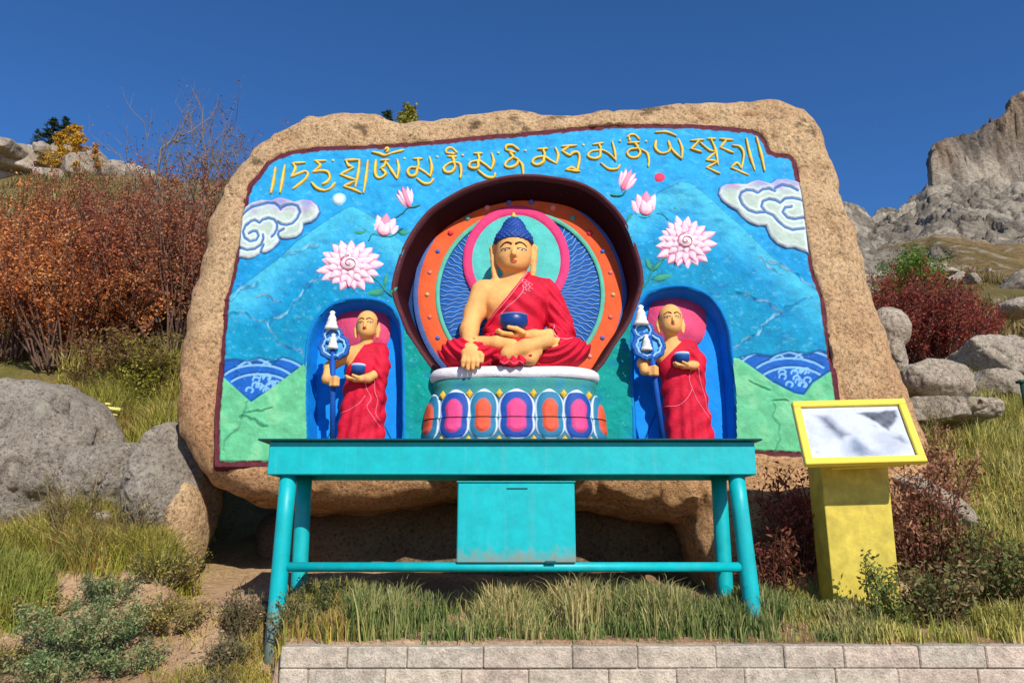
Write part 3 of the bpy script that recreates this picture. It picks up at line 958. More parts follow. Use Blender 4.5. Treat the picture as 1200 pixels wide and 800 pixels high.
def lotus_flower(cx, cy, rx, ry, seed, label):
    rr = random.Random(seed); mb = MB()
    for (n, r0, r1, wd, h, bs) in ((17, .46, 1.0, .50, .022, .0), (14, .26, .78, .48, .026, .010), (10, .14, .52, .42, .026, .020)):
        for k in range(n):
            a = 2 * math.pi * (k + rr.uniform(-.15, .15)) / n + (0 if n == 17 else .2)
            f = 1 + rr.uniform(-.08, .12)
            ex, ey = rx * math.cos(a), ry * math.sin(a)
            x0, y0 = cx + ex * r0, cy + ey * r0; x1, y1 = cx + ex * r1 * f, cy + ey * r1 * f
            petal(mb, x0, y0, math.atan2(y1 - y0, x1 - x0), math.hypot(x1 - x0, y1 - y0), wd * rx * .75, h, base=bs)
    # coiled heart
    for q, (r, c_, hh) in enumerate(((.33, (238, 150, 176), .034), (.27, (246, 232, 234), .042), (.15, (246, 226, 230), .045), (.06, (234, 140, 160), .047))):
        d = circ(cx, cy, rx * r, ry * r * .95, 24)
        X = np.array([face(x, y) for x, y in d]); c0 = np.array(face(cx, cy))
        V = np.vstack([np.stack([X[:, 0], np.full(24, -hh + .03), X[:, 1]], 1), np.stack([X[:, 0], np.full(24, -hh), X[:, 1]], 1) * (.94, 1, .94) + np.array((c0[0], 0, c0[1])) * .06, [(c0[0], -hh - .006, c0[1])]])
        i = np.arange(24); j = (i + 1) % 24
        mb.add(V, [np.stack([i, j, j + 24, i + 24], 1), np.stack([i + 24, j + 24, np.full(24, 48)], 1)], L(*c_))
    sp = [(cx + rx * r * math.cos(a), cy + ry * r * math.sin(a)) for r, a in zip(np.linspace(.04, .31, 30), np.linspace(.4, 11, 30))]
    ringtube(mb, sp, .5, .050, L(206, 84, 110), 2)
    tag(mb.build('lotus_flower', M_PAINT, PANEL_OBJ), label)


lotus_flower(410.5, 311, 38, 31, 1, 'open pink and white lotus on the left of the niche')
lotus_flower(803, 284.5, 35, 31, 2, 'open pink and white lotus on the right of the niche')


def lotus_bud(cx, cy, w, h, ang, n, label):
    mb = MB()
    up = math.radians(ang)
    bx, by = cx - math.cos(up) * h * .5, cy - math.sin(up) * h * .5
    rim = (232, 110, 140)
    for k, (da, ln, wd, hh, bs) in enumerate([(-.75, .95, .5, .016, 0), (.75, .95, .5, .016, 0), (-.4, 1.05, .5, .02, .006), (.4, 1.05, .5, .02, .006), (0, 1.08, .55, .022, .012)] +
                                             ([(-.22, .72, .42, .02, .02), (.24, .7, .42, .02, .022)] if n > 5 else [])):
        petal(mb, bx, by, up + da * w / h * .9, h * ln, w * wd, hh, tip=.8, inner=rim, core=(248, 214, 224) if k != 4 else (240, 150, 172), base=bs, redge=.45)
    tag(mb.build('lotus_bud', M_PAINT, PANEL_OBJ), label)


lotus_bud(451, 265, 30, 25, -80, 7, 'half open pink lotus bud over the left lotus')
lotus_bud(476, 232, 16, 24, -110, 5, 'small closed lotus bud left of the niche top')
lotus_bud(757, 240, 30, 27, -90, 7, 'half open pink lotus bud over the right lotus')
lotus_bud(734, 212, 17, 25, -65, 5, 'small closed lotus bud right of the niche top')


def stem(pts, label=None, leaves=(), col=(40, 112, 104)):
    mb = MB()
    ringtube(mb, pts, .95, .004, L(*col))
    for (x0, y0, x1, y1, wd) in leaves:
        petal(mb, x0, y0, math.atan2(y1 - y0, x1 - x0), math.hypot(x1 - x0, y1 - y0), wd, .014, tip=.8, inner=(24, 96, 96), core=(64, 156, 124), redge=.35)
    return mb.build('flower_stem', M_PAINT, PANEL_OBJ)


stem([(432, 283), (437, 275), (448, 278), (460, 277), (468, 270), (472, 268)], leaves=[(432, 272, 411, 272, 7), (434, 273, 418, 264, 6), (466, 272, 480, 273, 9)])
stem([(463, 256), (472, 250), (478, 244), (486, 243), (492, 241)], leaves=[(480, 244, 493, 240, 5)])
stem([(434, 323), (444, 331), (452, 341), (460, 347)], leaves=[(450, 338, 454, 319, 7), (452, 341, 428, 344, 10), (456, 345, 466, 336, 6)], col=(60, 140, 110))
stem([(783, 258), (776, 252), (768, 251), (757, 256), (748, 254), (744, 250)], leaves=[(776, 243, 799, 245, 7), (778, 242, 790, 235, 6), (742, 250, 734, 260, 8)])
stem([(733, 224), (729, 229), (722, 230), (716, 229)], leaves=[(728, 230, 714, 228, 5)])
stem([(779, 302), (766, 314), (760, 328), (752, 338)], leaves=[(764, 318, 756, 301, 8), (764, 318, 777, 304, 6), (762, 328, 790, 322, 10)], col=(60, 140, 110))

# ---------------------------------------------------------------- the yellow script, one raised sign after the other
INSC = empty('inscription', (0, 0, 0)); INSC.parent = ROOT
INSC['label'] = 'raised yellow mantra in flowing script along the top'


def glyph(strokes, ox, oy, k, wd=4.1, dots=(), col=None):
    mb = MB()
    P0 = []
    for st_ in strokes:
        pts = zc(st_, ox, oy, k)
        C = catmull(pts, 5)
        s_, t_ = face(C[:, 0], C[:, 1])
        n = len(C)
        P = np.stack([s_, t_], 1); T = np.gradient(P, axis=0); T /= np.linalg.norm(T, axis=1)[:, None] + 1e-9
        Nn = np.stack([-T[:, 1], T[:, 0]], 1)
        u = np.linspace(0, 1, n)
        w = wd * .0070 / 2 * (1 + .18 * np.sin(u * 9 + len(pts))) * np.clip(np.minimum(u, 1 - u) * 14 + .55, .55, 1)
        V = []; cc = []
        for a, hh, cl in ((-1.15, -.006, (150, 130, 40)), (-.85, .012, (214, 166, 44)), (-.35, .019, (240, 200, 84)), (.35, .019, (244, 208, 96)), (.85, .012, (220, 172, 48)), (1.15, -.006, (150, 130, 40))):
            q = P + Nn * (a * w)[:, None]
            V.append(np.stack([q[:, 0], np.full(n, -hh) , q[:, 1]], 1)); cc.append(np.broadcast_to(L(*cl), (n, 3)))
        mb.grid(np.vstack(V), n, 6, np.vstack(cc))
        for e, sg in ((0, 1), (-1, -1)):
            mb.ball((s_[e], -.008, t_[e]), (w[e] * 1.0, .010, w[e] * 1.0), 8, 6, L(236, 194, 76))
    for (x, y) in dots:
        px, py = ox + x / k, oy + y / k
        s_, t_ = face(px, py)
        mb.ball((s_, -.006, t_), (.013, .012, .0125), 10, 6, L(226, 212, 150))
    return mb.build('letter', M_PAINT, INSC)


R1 = (310, 165, 8); R2 = (440, 160, 8); R3 = (570, 155, 8); R4 = (680, 145, 10); R5 = (780, 145, 1200 / 130)
glyph([[(105, 255), (85, 380), (62, 495)]], *R1)
glyph([[(192, 235), (170, 360), (148, 490)]], *R1)
glyph([[(380, 210), (320, 212), (262, 218)], [(268, 218), (290, 262), (252, 345)], [(252, 342), (325, 312), (385, 292), (408, 318), (372, 375), (270, 455)]], *R1)
glyph([[(575, 193), (470, 195)], [(482, 197), (522, 238), (452, 300)], [(452, 298), (540, 285), (598, 300), (612, 350), (590, 388), (545, 412)], [(440, 392), (490, 445), (560, 470), (620, 452), (662, 402)]], *R1, dots=[(645, 190)])
glyph([[(895, 185), (825, 184), (755, 187)], [(890, 188), (880, 300), (852, 440)], [(765, 190), (788, 235), (830, 252)], [(835, 258), (770, 290), (712, 322)], [(712, 322), (790, 350), (868, 376)],
       [(850, 385), (800, 405), (745, 430)], [(745, 432), (830, 458), (905, 492)]], *R1)
glyph([[(970, 190), (952, 340), (930, 492)]], *R1)
glyph([[(5, 225), (-4, 340), (25, 392), (70, 382), (97, 345), (62, 312)], [(55, 228), (130, 226)], [(96, 240), (80, 280), (45, 305)], [(98, 243), (150, 318), (204, 402)], [(205, 222), (218, 300), (204, 402)],
       [(-30, 150), (40, 165), (90, 182), (160, 160), (265, 133)], [(90, 130), (108, 112), (122, 132), (104, 150)]], *R2, dots=[(272, 212)])
glyph([[(358, 214), (440, 214)], [(400, 216), (398, 290), (330, 295), (302, 335), (332, 374), (380, 358), (398, 305), (460, 335), (515, 380)], [(508, 198), (528, 290), (515, 380)], [(388, 398), (460, 446), (515, 440), (545, 402)]], *R2, dots=[(580, 196)])
glyph([[(662, 158), (668, 125), (715, 113), (765, 158)], [(668, 160), (748, 168)], [(680, 192), (760, 195)], [(722, 195), (735, 240), (688, 258), (642, 295), (655, 335), (712, 336), (745, 290), (735, 245)], [(735, 248), (790, 262), (803, 330), (795, 395)]], *R2, dots=[(818, 180)])
glyph([[(925, 164), (1002, 164)], [(962, 166), (968, 225), (895, 245), (878, 285), (920, 303), (962, 288), (968, 232), (1030, 268), (1085, 315)], [(1088, 160), (1108, 240), (1085, 315)], [(960, 320), (1045, 383), (1110, 385), (1122, 348)]], *R2, dots=[(1152, 158)])
glyph([[(180, 168), (188, 132), (245, 128), (302, 168)], [(186, 172), (270, 196)], [(222, 198), (248, 235), (192, 278), (175, 318), (220, 335), (280, 310), (296, 262), (248, 238)], [(288, 258), (335, 310), (345, 400)]], *R3, dots=[(365, 178)])
glyph([[(485, 163), (575, 159)], [(530, 163), (542, 225), (460, 245), (430, 285), (470, 310), (530, 285), (546, 236), (600, 268), (655, 300)], [(645, 150), (672, 220), (655, 300)]], *R3)
glyph([[(705, 138), (775, 134), (845, 130)], [(772, 140), (708, 182)], [(708, 182), (782, 226)], [(782, 226), (812, 196), (858, 196), (872, 250), (850, 365)], [(850, 368), (802, 336), (745, 356)], [(745, 358), (875, 372)]], *R3, dots=[(910, 126)])
glyph([[(150, 250), (272, 233)], [(215, 240), (236, 310), (130, 330), (88, 382), (160, 415), (228, 390), (242, 318), (330, 352), (412, 430)], [(372, 218), (402, 330), (415, 440)], [(240, 468), (330, 535), (430, 535), (462, 492)]], *R4, dots=[(465, 208), (36, 255)], wd=3.7)
glyph([[(548, 165), (585, 138), (640, 140), (692, 190)], [(570, 160), (580, 212)], [(558, 232), (692, 225)], [(640, 232), (672, 290), (585, 308), (548, 350), (590, 400), (668, 395), (702, 340), (672, 288)], [(700, 302), (780, 350), (802, 440), (795, 508)]], *R4, dots=[(770, 212)], wd=3.7)
glyph([[(878, 108), (1010, 104), (1125, 150)], [(885, 202), (878, 290), (940, 350), (1020, 340), (1052, 290), (1030, 208)], [(1040, 255), (1100, 340), (1185, 415)], [(1150, 190), (1192, 300), (1187, 415)]], *R4, wd=3.9)
glyph([[(270, 188), (345, 184), (412, 180)], [(360, 188), (275, 278)], [(270, 275), (390, 312)], [(372, 210), (465, 288), (530, 308)], [(482, 160), (538, 290), (565, 450)], [(452, 170), (540, 170)], [(530, 322), (438, 398)], [(440, 400), (552, 412)], [(552, 422), (440, 482)], [(440, 482), (585, 546)]], *R5, wd=3.6)
glyph([[(588, 170), (730, 184)], [(652, 185), (590, 262)], [(590, 264), (732, 322)], [(722, 240), (800, 256), (842, 330), (820, 480)], [(820, 490), (768, 430), (708, 480)], [(708, 482), (892, 562)]], *R5, wd=3.7)
glyph([[(870, 165), (910, 340), (962, 510)]], *R5)
glyph([[(978, 150), (1030, 330), (1068, 515)]], *R5)

# ---------------------------------------------------------------- aureole behind the seated figure (on the niche back)
AUR = empty('aureole', (0, 0, 0)); AUR.parent = ROOT
AUR['label'] = 'orange and blue flaming halo disc with coloured gems'
HB = -(DEPTH - .02)


def ring_mesh(name, cx, cy, r0, r1, h, dome, col, parent, n=96, sx=1.0, colfn=None):
    """a flat or domed ring (r0 = 0 makes a disc), traced at its own depth on the niche back"""
    rows = 7; V = []; C = []
    for j in range(rows):
        u = j / (rows - 1); r = r0 + (r1 - r0) * u
        e = dome * (1 - (2 * u - 1) ** 4) if r0 > 0 else dome * (1 - u ** 6)
        a = np.linspace(0, 2 * math.pi, n, endpoint=False)
        px, py = cx + r * sx * np.cos(a), cy + r * np.sin(a)
        s_, t_ = face(px, py, HB)
        V.append(np.stack([s_, np.full(n, -(HB + h + e)), t_], 1)); C.append(np.broadcast_to(col, (n, 3)))
    mb = MB().grid(np.vstack(V), n, rows, np.vstack(C), wrap=True)
    return mb.build(name, M_PAINT, parent)


ACX, ACY = 609.5, 347
ring_mesh('outer_band', ACX, ACY, 112, 125, .010, .012, L(78, 104, 160), AUR)
ring_mesh('gem_band', ACX, ACY, 97, 120, .020, .012, L(232, 98, 52), AUR, sx=1.0)
ring_mesh('inner_band', ACX, ACY, 94, 99, .030, .010, L(96, 186, 158), AUR)
ring_mesh('ray_field', ACX, ACY, 0.0, 95, .014, .006, L(34, 92, 168), AUR)
mb = MB()
for k in range(104):
    a = 2 * math.pi * k / 104
    if math.sin(a) < -.85: continue
    rs = np.linspace(32, 93, 16)
    aa = a + .013 * np.sin(rs * .42 + k * 1.9)
    s_, t_ = face(ACX + rs * np.cos(aa), ACY + rs * np.sin(aa), HB)
    mb.tube(np.stack([s_, np.full(16, -(HB + .021)), t_], 1), 0.0032, .0046, sides=5, col=L(146, 184, 216))
mb.build('rays', M_PAINT, AUR)
gc_ = [(60, 110, 190), (226, 60, 70), (110, 160, 140), (240, 150, 140), (90, 110, 180), (230, 120, 110), (200, 180, 120), (235, 130, 130)]
for k in range(26):
    a = math.radians(-90 + 360 * (k + .5) / 26)
    if 55 < math.degrees(a) % 360 < 125: continue
    s_, t_ = face(ACX + 108.5 * math.cos(a), ACY + 108.5 * math.sin(a), HB)
    d = abs(k - 12.5)
    r = .030 if d > 9 else .022
    MB().ball((s_, -(HB + .032), t_), (r, r * .8, r), 12, 8, L(*gc_[int(d) % 8])).build('gem', M_PAINT_FINE, AUR)
HHX, HHY = 605, 308
ring_mesh('head_halo_rim', HHX, HHY, 53, 64, .045, .014, L(226, 66, 120), AUR, sx=.97)
ring_mesh('head_halo', HHX, HHY, 0.0, 54.5, .045, .006, L(92, 196, 184), AUR, sx=.97)

# ================================================================ STATUES (modelled in photo-pixel units u right, w up, q towards the viewer)
class Clay:
    """smooth-blended solid sampled on a grid"""
    def __init__(s, lo, hi, step):
        s.lo = np.array(lo, float); s.step = step
        ax = [np.arange(lo[i], hi[i] + step, step, dtype=np.float32) for i in range(3)]
        s.U, s.W, s.Q = ax[0][:, None, None], ax[1][None, :, None], ax[2][None, None, :]
        s.shape = tuple(len(a) for a in ax)

    def cap(s, a, b, ra, rb=None):
        if rb is None: rb = ra
        a = np.array(a, float); b = np.array(b, float); ba = b - a
        pu, pw, pq = s.U - a[0], s.W - a[1], s.Q - a[2]
        h = np.clip((pu * ba[0] + pw * ba[1] + pq * ba[2]) / (ba @ ba + 1e-9), 0, 1)
        return np.sqrt((pu - h * ba[0]) ** 2 + (pw - h * ba[1]) ** 2 + (pq - h * ba[2]) ** 2) - (ra + (rb - ra) * h)

    def ell(s, c, r, rot=0.0):
        u, w, q = s.U - c[0], s.W - c[1], s.Q - c[2]
        if rot:
            cr, sr = math.cos(rot), math.sin(rot)
            u, w = u * cr + w * sr, -u * sr + w * cr
        k = np.sqrt((u / r[0]) ** 2 + (w / r[1]) ** 2 + (q / r[2]) ** 2)
        return (k - 1) * min(r)

    def chain(s, pts, radii, k=3):
        d = None
        for i in range(len(pts) - 1):
            e = s.cap(pts[i], pts[i + 1], radii[i], radii[i + 1])
            d = e if d is None else smin(d, e, k)
        return d

    def mesh(s, d):
        return surface_nets(np.broadcast_to(d, s.shape).astype(np.float32), s.lo, s.step)

    def front(s, d, u, w):
        """q of the foremost surface at (u, w)"""
        d = np.broadcast_to(d, s.shape)
        i = int(round((u - s.lo[0]) / s.step)); j = int(round((w - s.lo[1]) / s.step))
        col = d[i, j, :]
        k = np.nonzero(col < 0)[0]
        if not len(k): return 0.0
        k = k[-1]
        f = col[k] / (col[k] - col[k + 1]) if k + 1 < len(col) else 0
        return s.lo[2] + (k + f) * s.step


def smin(a, b, k):
    h = np.clip(.5 + .5 * (b - a) / k, 0, 1)
    return b + (a - b) * h - k * h * (1 - h)


SKIN = L(246, 180, 106); ROBE = L(222, 26, 56); HAIR = L(26, 70, 148); BOWL = L(22, 62, 128)
M_SKIN = paint_mat('painted_skin', SKIN, rough=.66, wear=.11, grain=1.1, bstr=.25, spec=.2, chip=(.67, lin(214, 150, 92)))
M_ROBE = paint_mat('painted_robe', ROBE, rough=.66, wear=.17, grain=1.0, bstr=.4, spec=.2, chip=(.67, lin(196, 60, 74)))
M_HAIR = paint_mat('painted_hair', HAIR, rough=.55, wear=.12, grain=.9, bstr=.3)
M_BOWL = paint_mat('painted_bowl', BOWL, rough=.35, wear=.08, grain=.6, bstr=.1)


def px_scale(px, py0, py1, Y):
    a = at(px, py0, Y); b = at(px, py1, Y); c = at(px + 1, py0, Y)
    return c[0] - a[0], (b[2] - a[2]) / (py0 - py1)


def frame(px, py0, py1, Y):
    su, sw = px_scale(px, py0, py1, Y)
    # columns u, w, q -> world
    return np.array(((su, 0, 0, 0), (0, 0, -(su + sw) / 2, 0), (0, sw, 0, 0)))


def clay_obj(cl, d, name, mat, par, M, cols=None):
    V, F = cl.mesh(d)
    W = V @ M[:, :3].T
    o = mesh_obj(name, W, [F], mat, par, None if cols is None else cols(V))
    return o


def mb_obj(mb, name, mat, par, M, smooth_=True):
    V = np.vstack(mb.V) @ M[:, :3].T
    return mesh_obj(name, V, mb.F, mat, par, np.vstack(mb.C), smooth_)


for m_ in (M_SKIN, M_ROBE, M_HAIR, M_BOWL):     # grain was given for metres: these meshes are in metres too
    for n_ in m_.node_tree.nodes:
        if n_.bl_idname == 'ShaderNodeTexNoise' and n_.inputs['Scale'].default_value < 2: n_.inputs['Scale'].default_value = 80


def face_marks(cl, d, M, par, cx, cw, k, detail=True):
    """eyes, brows and lips laid on the modelled head: centre (cx, cw), k = half face width"""
    q = lambda u, w: cl.front(d, u, w)
    for sg in (-1, 1):
        mb = MB(); u0 = cx + sg * .44 * k; w0 = cw + .02 * k
        pts = [(u0 + a * .25 * k, w0 + .02 * k * math.cos(a * 1.5)) for a in np.linspace(-1, 1, 7)]
        mb.tube([(u, w, q(u, w) - .025 * k) for u, w in pts], 1, radii=np.array((.02, .045, .06, .065, .06, .045, .02)) * k, sides=8, col=L(244, 226, 198))
        mb.tube([(u, w + .045 * k, q(u, w + .045 * k) + .015 * k) for u, w in pts], .036 * k, sides=6, col=L(60, 34, 24))
        mb.ball((u0, w0 + .0 * k, q(u0, w0) + .01 * k), (.06 * k, .055 * k, .04 * k), 10, 6, L(44, 32, 28))
        mb_obj(mb, 'eye', M_PAINT_FINE, par, M)
        mb = MB()
        br = [(cx + sg * (.10 + .62 * t) * k, cw + (.22 + .20 * math.sin(math.pi * min(1, t * .85 + .12))) * k) for t in np.linspace(0, 1, 9)]
        mb.tube([(u, w, q(u, w) + .01 * k) for u, w in br], 1, radii=np.linspace(.06, .03, 9) * k, sides=6, col=L(84, 44, 24))
        mb_obj(mb, 'eyebrow', M_PAINT_FINE, par, M)
    mb = MB(); wl = cw - .58 * k
    for dw, wd, r in ((.03, .20, .04), (-.045, .16, .045)):
        pts = [(cx + a * wd * k, wl + dw * k + (.02 * k * math.cos(a * 2.2) if dw > 0 else .03 * k * a * a)) for a in np.linspace(-1, 1, 7)]
        mb.tube([(u, w, q(u, w) - .015 * k) for u, w in pts], 1, radii=np.array((.35, .8, 1, 1, 1, .8, .35)) * r * k, sides=7, col=L(206, 78, 70))
    mb_obj(mb, 'mouth', M_PAINT_FINE, par, M)


def seated_figure():
    Yq = FO[1] + .10 + .05
    base = at(603, 441, Yq)
    M = frame(603, 441, 256, Yq)
    root = empty('seated_statue', base, 'large seated statue with blue topknot hair and red robe, holding a bowl in the niche', 'statue')
    cl = Clay((-96, -6, -40), (98, 196, 64), 1.0)
    # ---- body
    torso = cl.ell((0, 84, -4), (34, 30, 18))
    torso = smin(torso, cl.ell((0, 50, -2), (29, 30, 18)), 14)
    torso = smin(torso, cl.cap((-33, 98, -4), (33, 98, -4), 12.5), 10)
    torso = smin(torso, cl.ell((-16, 84, 9), (17, 12, 8)), 7)
    torso = smin(torso, cl.ell((16, 84, 9), (17, 12, 8)), 7)
    body = smin(torso, cl.cap((0, 104, -3), (0, 124, 0), 14, 12.5), 7)
    head = cl.ell((-1, 143, 3), (22, 25, 23))
    head = smin(head, cl.ell((-1, 131, 6), (18.5, 15, 18)), 7)
    head = smin(head, cl.ell((-1, 123, 13), (9, 6, 8)), 6)
    head = np.maximum(head, -cl.ell((-10.5, 137.5, 31), (7, 4, 6))) * .5 + head * .5
    head = np.maximum(head, -cl.ell((8.5, 137.5, 31), (7, 4, 6))) * .5 + head * .5
    head = smin(head, cl.cap((-1, 140, 24), (-1, 131.5, 28), 1.8, 2.9), 2.6)
    head = smin(head, cl.cap((-3.4, 130.6, 25), (1.4, 130.6, 25), 1.9), 1.6)
    for sg in (-1, 1):
        head = smin(head, cl.chain([(-1 + sg * 22, 152, -1), (-1 + sg * 25.5, 148, -2), (-1 + sg * 25, 134, -1), (-1 + sg * 23.5, 120, 1), (-1 + sg * 22.5, 113, 2)], [3.5, 4.2, 3.3, 3.6, 3.4], 2), 2.0)
        head = np.maximum(head, -cl.chain([(-1 + sg * 25.5, 148, 3), (-1 + sg * 25, 138, 3)], [1.7, 1.4]))
        head = np.maximum(head, -cl.cap((-1 + sg * 23.5, 121, 6), (-1 + sg * 23.2, 116, 6), 1.2))
    body = smin(body, head, 4)
    # right arm of the figure: hangs over the knee, finger tips to the ground
    arm = cl.chain([(-40, 97, -3), (-49, 70, 2), (-53, 48, 14), (-51, 28, 34), (-49, 20, 42)], [13, 11.5, 10.5, 8.2, 7.4], 5)
    body = smin(body, arm, 6)
    hand = cl.ell((-49, 15, 45), (11, 9.5, 6))
    for i, (du, ln) in enumerate(((-8.2, 12), (-2.8, 15), (2.6, 14.5), (7.6, 11.5))):
        hand = smin(hand, cl.chain([(-49 + du * .8, 12, 47), (-49 + du, 6, 49.5), (-49 + du * 1.02, 14 - ln - 1, 49)], [3.0, 2.6, 2.2], 1), 1.2)
    hand = smin(hand, cl.chain([(-41, 18, 44), (-36.5, 12, 48), (-36.5, 6, 49)], [3.2, 2.8, 2.3], 1), 1.4)
    body = smin(body, hand, 3)
    # left forearm and the hand under the bowl
    fa = cl.chain([(54, 41, 10), (40, 38, 25), (22, 37.5, 32), (8, 37, 34)], [9, 8, 6.2, 5.2], 4)
    body = smin(body, fa, 2)
    hand = cl.ell((0, 36.5, 35), (12, 4.2, 8))
    for i, dq in enumerate((-5, -.5, 4, 8)):
        hand = smin(hand, cl.chain([(-4, 36.5, 35 + dq), (-14, 37.5, 35 + dq), (-21 + abs(i - 1.4) * 1.8, 41, 35 + dq * .9)], [2.7, 2.4, 2.0], 1), 1.2)
    hand = smin(hand, cl.chain([(10, 38.5, 41), (2, 41.5, 46), (-7, 43, 47)], [3.2, 2.7, 2.2], 1), 1.4)
    body = smin(body, hand, 2)
    # crossed shins and the upturned foot
    body = np.minimum(body, cl.chain([(-44, 29, 28), (-20, 28, 37), (-2, 25, 41)], [9, 7.5, 6.5], 3))
    foot = cl.chain([(-8, 14, 44), (12, 21, 46), (36, 29, 42), (46, 29, 38)], [8.6, 8.4, 7.4, 4.8], 5)
    for i in range(4): foot = smin(foot, cl.cap((43, 32 - i * 3.2, 39 + i), (49.5 - i * .9, 31.6 - i * 3.0, 39 + i), 2.1), 1.0)
    foot = smin(foot, cl.chain([(2, 9.5, 42), (18, 11, 43), (26, 17, 43)], [7.0, 7.4, 5], 4), 3)
    body = np.minimum(body, foot)
    clay_obj(cl, body, 'body', M_SKIN, root, M)
    # ---- robe
    n_ = np.array((-58.0, 47.0)) / 74.6
    cut = (cl.U - 17) * n_[0] + (cl.W - 120) * n_[1] + .0
    cut = cut + 2.2 * np.sin(np.clip((cl.U + 30) / 48, 0, 1) * math.pi)
    fold = np.sin((cl.U * .62 + cl.W * .78) * .36 + cl.W * .02) * 1.3
    tr = smin(torso, cl.cap((0, 104, -3), (0, 116, -1), 15, 13), 6)
    wrap = np.maximum(tr - 2.6 - fold * .6, cut)
    edge = np.maximum(np.abs(cut + 2.0) - 2.0, tr - 4.0)          # raised hem along the sash
    wrap = smin(wrap, edge, 1.0)
    slv = cl.chain([(38, 98, -3), (50, 72, 0), (56, 50, 6), (52, 42, 14), (44, 40, 22)], [14, 14.5, 14.5, 13, 10.5], 6)
    slv = smin(slv, cl.chain([(58, 54, 4), (63, 38, 6), (60, 34, 14)], [8, 8, 5], 4), 4)
    slv = slv + np.sin(cl.W * .42 + cl.U * .5) * 1.2 * (cl.U > 40)
    slv = np.maximum(slv, -cl.cap((46, 40, 23), (20, 37, 38), 8.4))
    robe = smin(wrap, slv, 4)
    kl = cl.ell((-48, 19, 20), (39, 18.5, 28), rot=-.10)
    kl = smin(kl, cl.ell((-20, 24, 22), (30, 17, 22)), 8)
    kr = cl.ell((50, 20, 19), (38, 18.5, 28), rot=.14)
    kr = smin(kr, cl.ell((22, 26, 18), (28, 20, 20)), 8)
    rl = np.sqrt((cl.U + 44) ** 2 + (cl.W - 46) ** 2); rr = np.sqrt((cl.U - 40) ** 2 + (cl.W - 52) ** 2)
    kl = kl + np.sin(rl * .85) * .85 + np.sin(rl * .31 + 1) * .5
    kr = kr + np.sin(rr * .85 + cl.U * .05) * .85 + np.sin(rr * .33) * .5
    legs = np.minimum(kl, kr)
    lap = cl.ell((0, 30, 14), (40, 20, 26))
    legs = smin(legs, lap, 5)
    legs = np.maximum(legs, -(cl.chain([(-44, 31, 32), (-20, 30, 43), (-2, 26, 47)], [9.4, 8.4, 7.6], 3)))
    legs = np.maximum(legs, -(foot - 1.6))
    robe = smin(robe, legs, 4)
    # fan of cloth between the knees
    ru = np.sqrt((cl.U + 2) ** 2 + (cl.W - 26) ** 2); th = np.arctan2(cl.U + 2, -(cl.W - 26))
    fan = np.maximum(np.maximum(ru - 25 - 1.0 * np.cos(th * 13), np.abs(cl.Q - 44) - 7 - 1.2 * np.cos(th * 13)), cl.W - 13)
    fan = np.maximum(fan, 1.0 - cl.W)
    robe = smin(robe, fan * .8, 1.5)
    robe = np.maximum(robe, .2 - cl.W)
    ro = clay_obj(cl, robe, 'robe', M_ROBE, root, M)
    # pale hem line of the sash, embroidery on the shoulder, sleeve hem
    allr = np.minimum(robe, body)
    mb = MB()
    sash = [(16 - 46 * t + 5 * math.sin(math.pi * t) * .4, 117 - 57 * t - 3 * math.sin(math.pi * t)) for t in np.linspace(0.02, .98, 24)]
    mb.tube([(u, w, cl.front(allr, u, w) + .1) for u, w in sash], .55, sides=6, col=L(242, 130, 150)); mb_obj(mb, 'hem', M_PAINT_FINE, ro, M); mb = MB()
    s2 = [(11 + 4 * math.sin(t * 5) - 24 * t, 98 - 34 * t) for t in np.linspace(0, 1, 20)]
    mb.tube([(u, w, cl.front(allr, u, w) + .1) for u, w in s2], .5, sides=6, col=L(244, 150, 170)); mb_obj(mb, 'hem', M_PAINT_FINE, ro, M); mb = MB()
    for k in range(7):
        cu, cw = 12 + (k % 3) * 3.4, 104 - k * 2.2
        lp = [(cu + 2.6 * math.cos(a), cw + 2.2 * math.sin(a)) for a in np.linspace(0, 5.2, 10)]
        mb.tube([(u, w, cl.front(allr, u, w) + .1) for u, w in lp], .42, sides=5, col=L(246, 160, 178))
    mb_obj(mb, 'embroidery', M_PAINT_FINE, ro, M); mb = MB()
    cuff = [(41, 55), (46, 50), (44, 43), (48, 36), (56, 32), (65, 33)]
    mb.tube([(u, w, cl.front(allr, u, w) + .2) for u, w in catmull(cuff, 4)], .6, sides=6, col=L(246, 150, 172)); mb_obj(mb, 'hem', M_PAINT_FINE, ro, M); mb = MB()
    pl = [(-28 + 52 * t, 4.5 + 1.6 * math.cos(t * 30)) for t in np.linspace(0, 1, 40)]
    mb.tube([(u, w, cl.front(allr, u, w) + .2) for u, w in pl], .45, sides=5, col=L(240, 120, 140))
    mb_obj(mb, 'hem', M_PAINT_FINE, ro, M)
    # ---- hair
    hd = cl.ell((-1, 154, 1), (24.5, 18.5, 24.5))
    hd = smin(hd, cl.ell((-1, 171, 0), (15, 12, 15)), 6)
    hd = smin(hd, cl.ell((-1, 178, 0), (9, 8, 9)), 5)
    hd = np.maximum(hd, (153.5 - 2.6 * np.clip(1 - np.abs(cl.U + 1) / 22, 0, 1) + 1.2 * np.cos((cl.U + 1) * .16)) - cl.W)
    curl = np.sin(cl.U * 1.05) * np.sin(cl.W * 1.05) * np.clip(1.2, 0, 2)
    hd = hd - .55 * curl
    hair = clay_obj(cl, hd, 'hair', M_HAIR, root, M)
    mb = MB(); mb.ball((-1, 186.5, 0), (4, 3.6, 4), 12, 8, L(216, 190, 60)); mb.ball((-1, 190, 0), (2, 2.4, 2), 10, 6, L(226, 206, 90))
    mb_obj(mb, 'finial', M_PAINT_FINE, hair, M)
    face_marks(cl, body, M, root, -1, 137, 22)
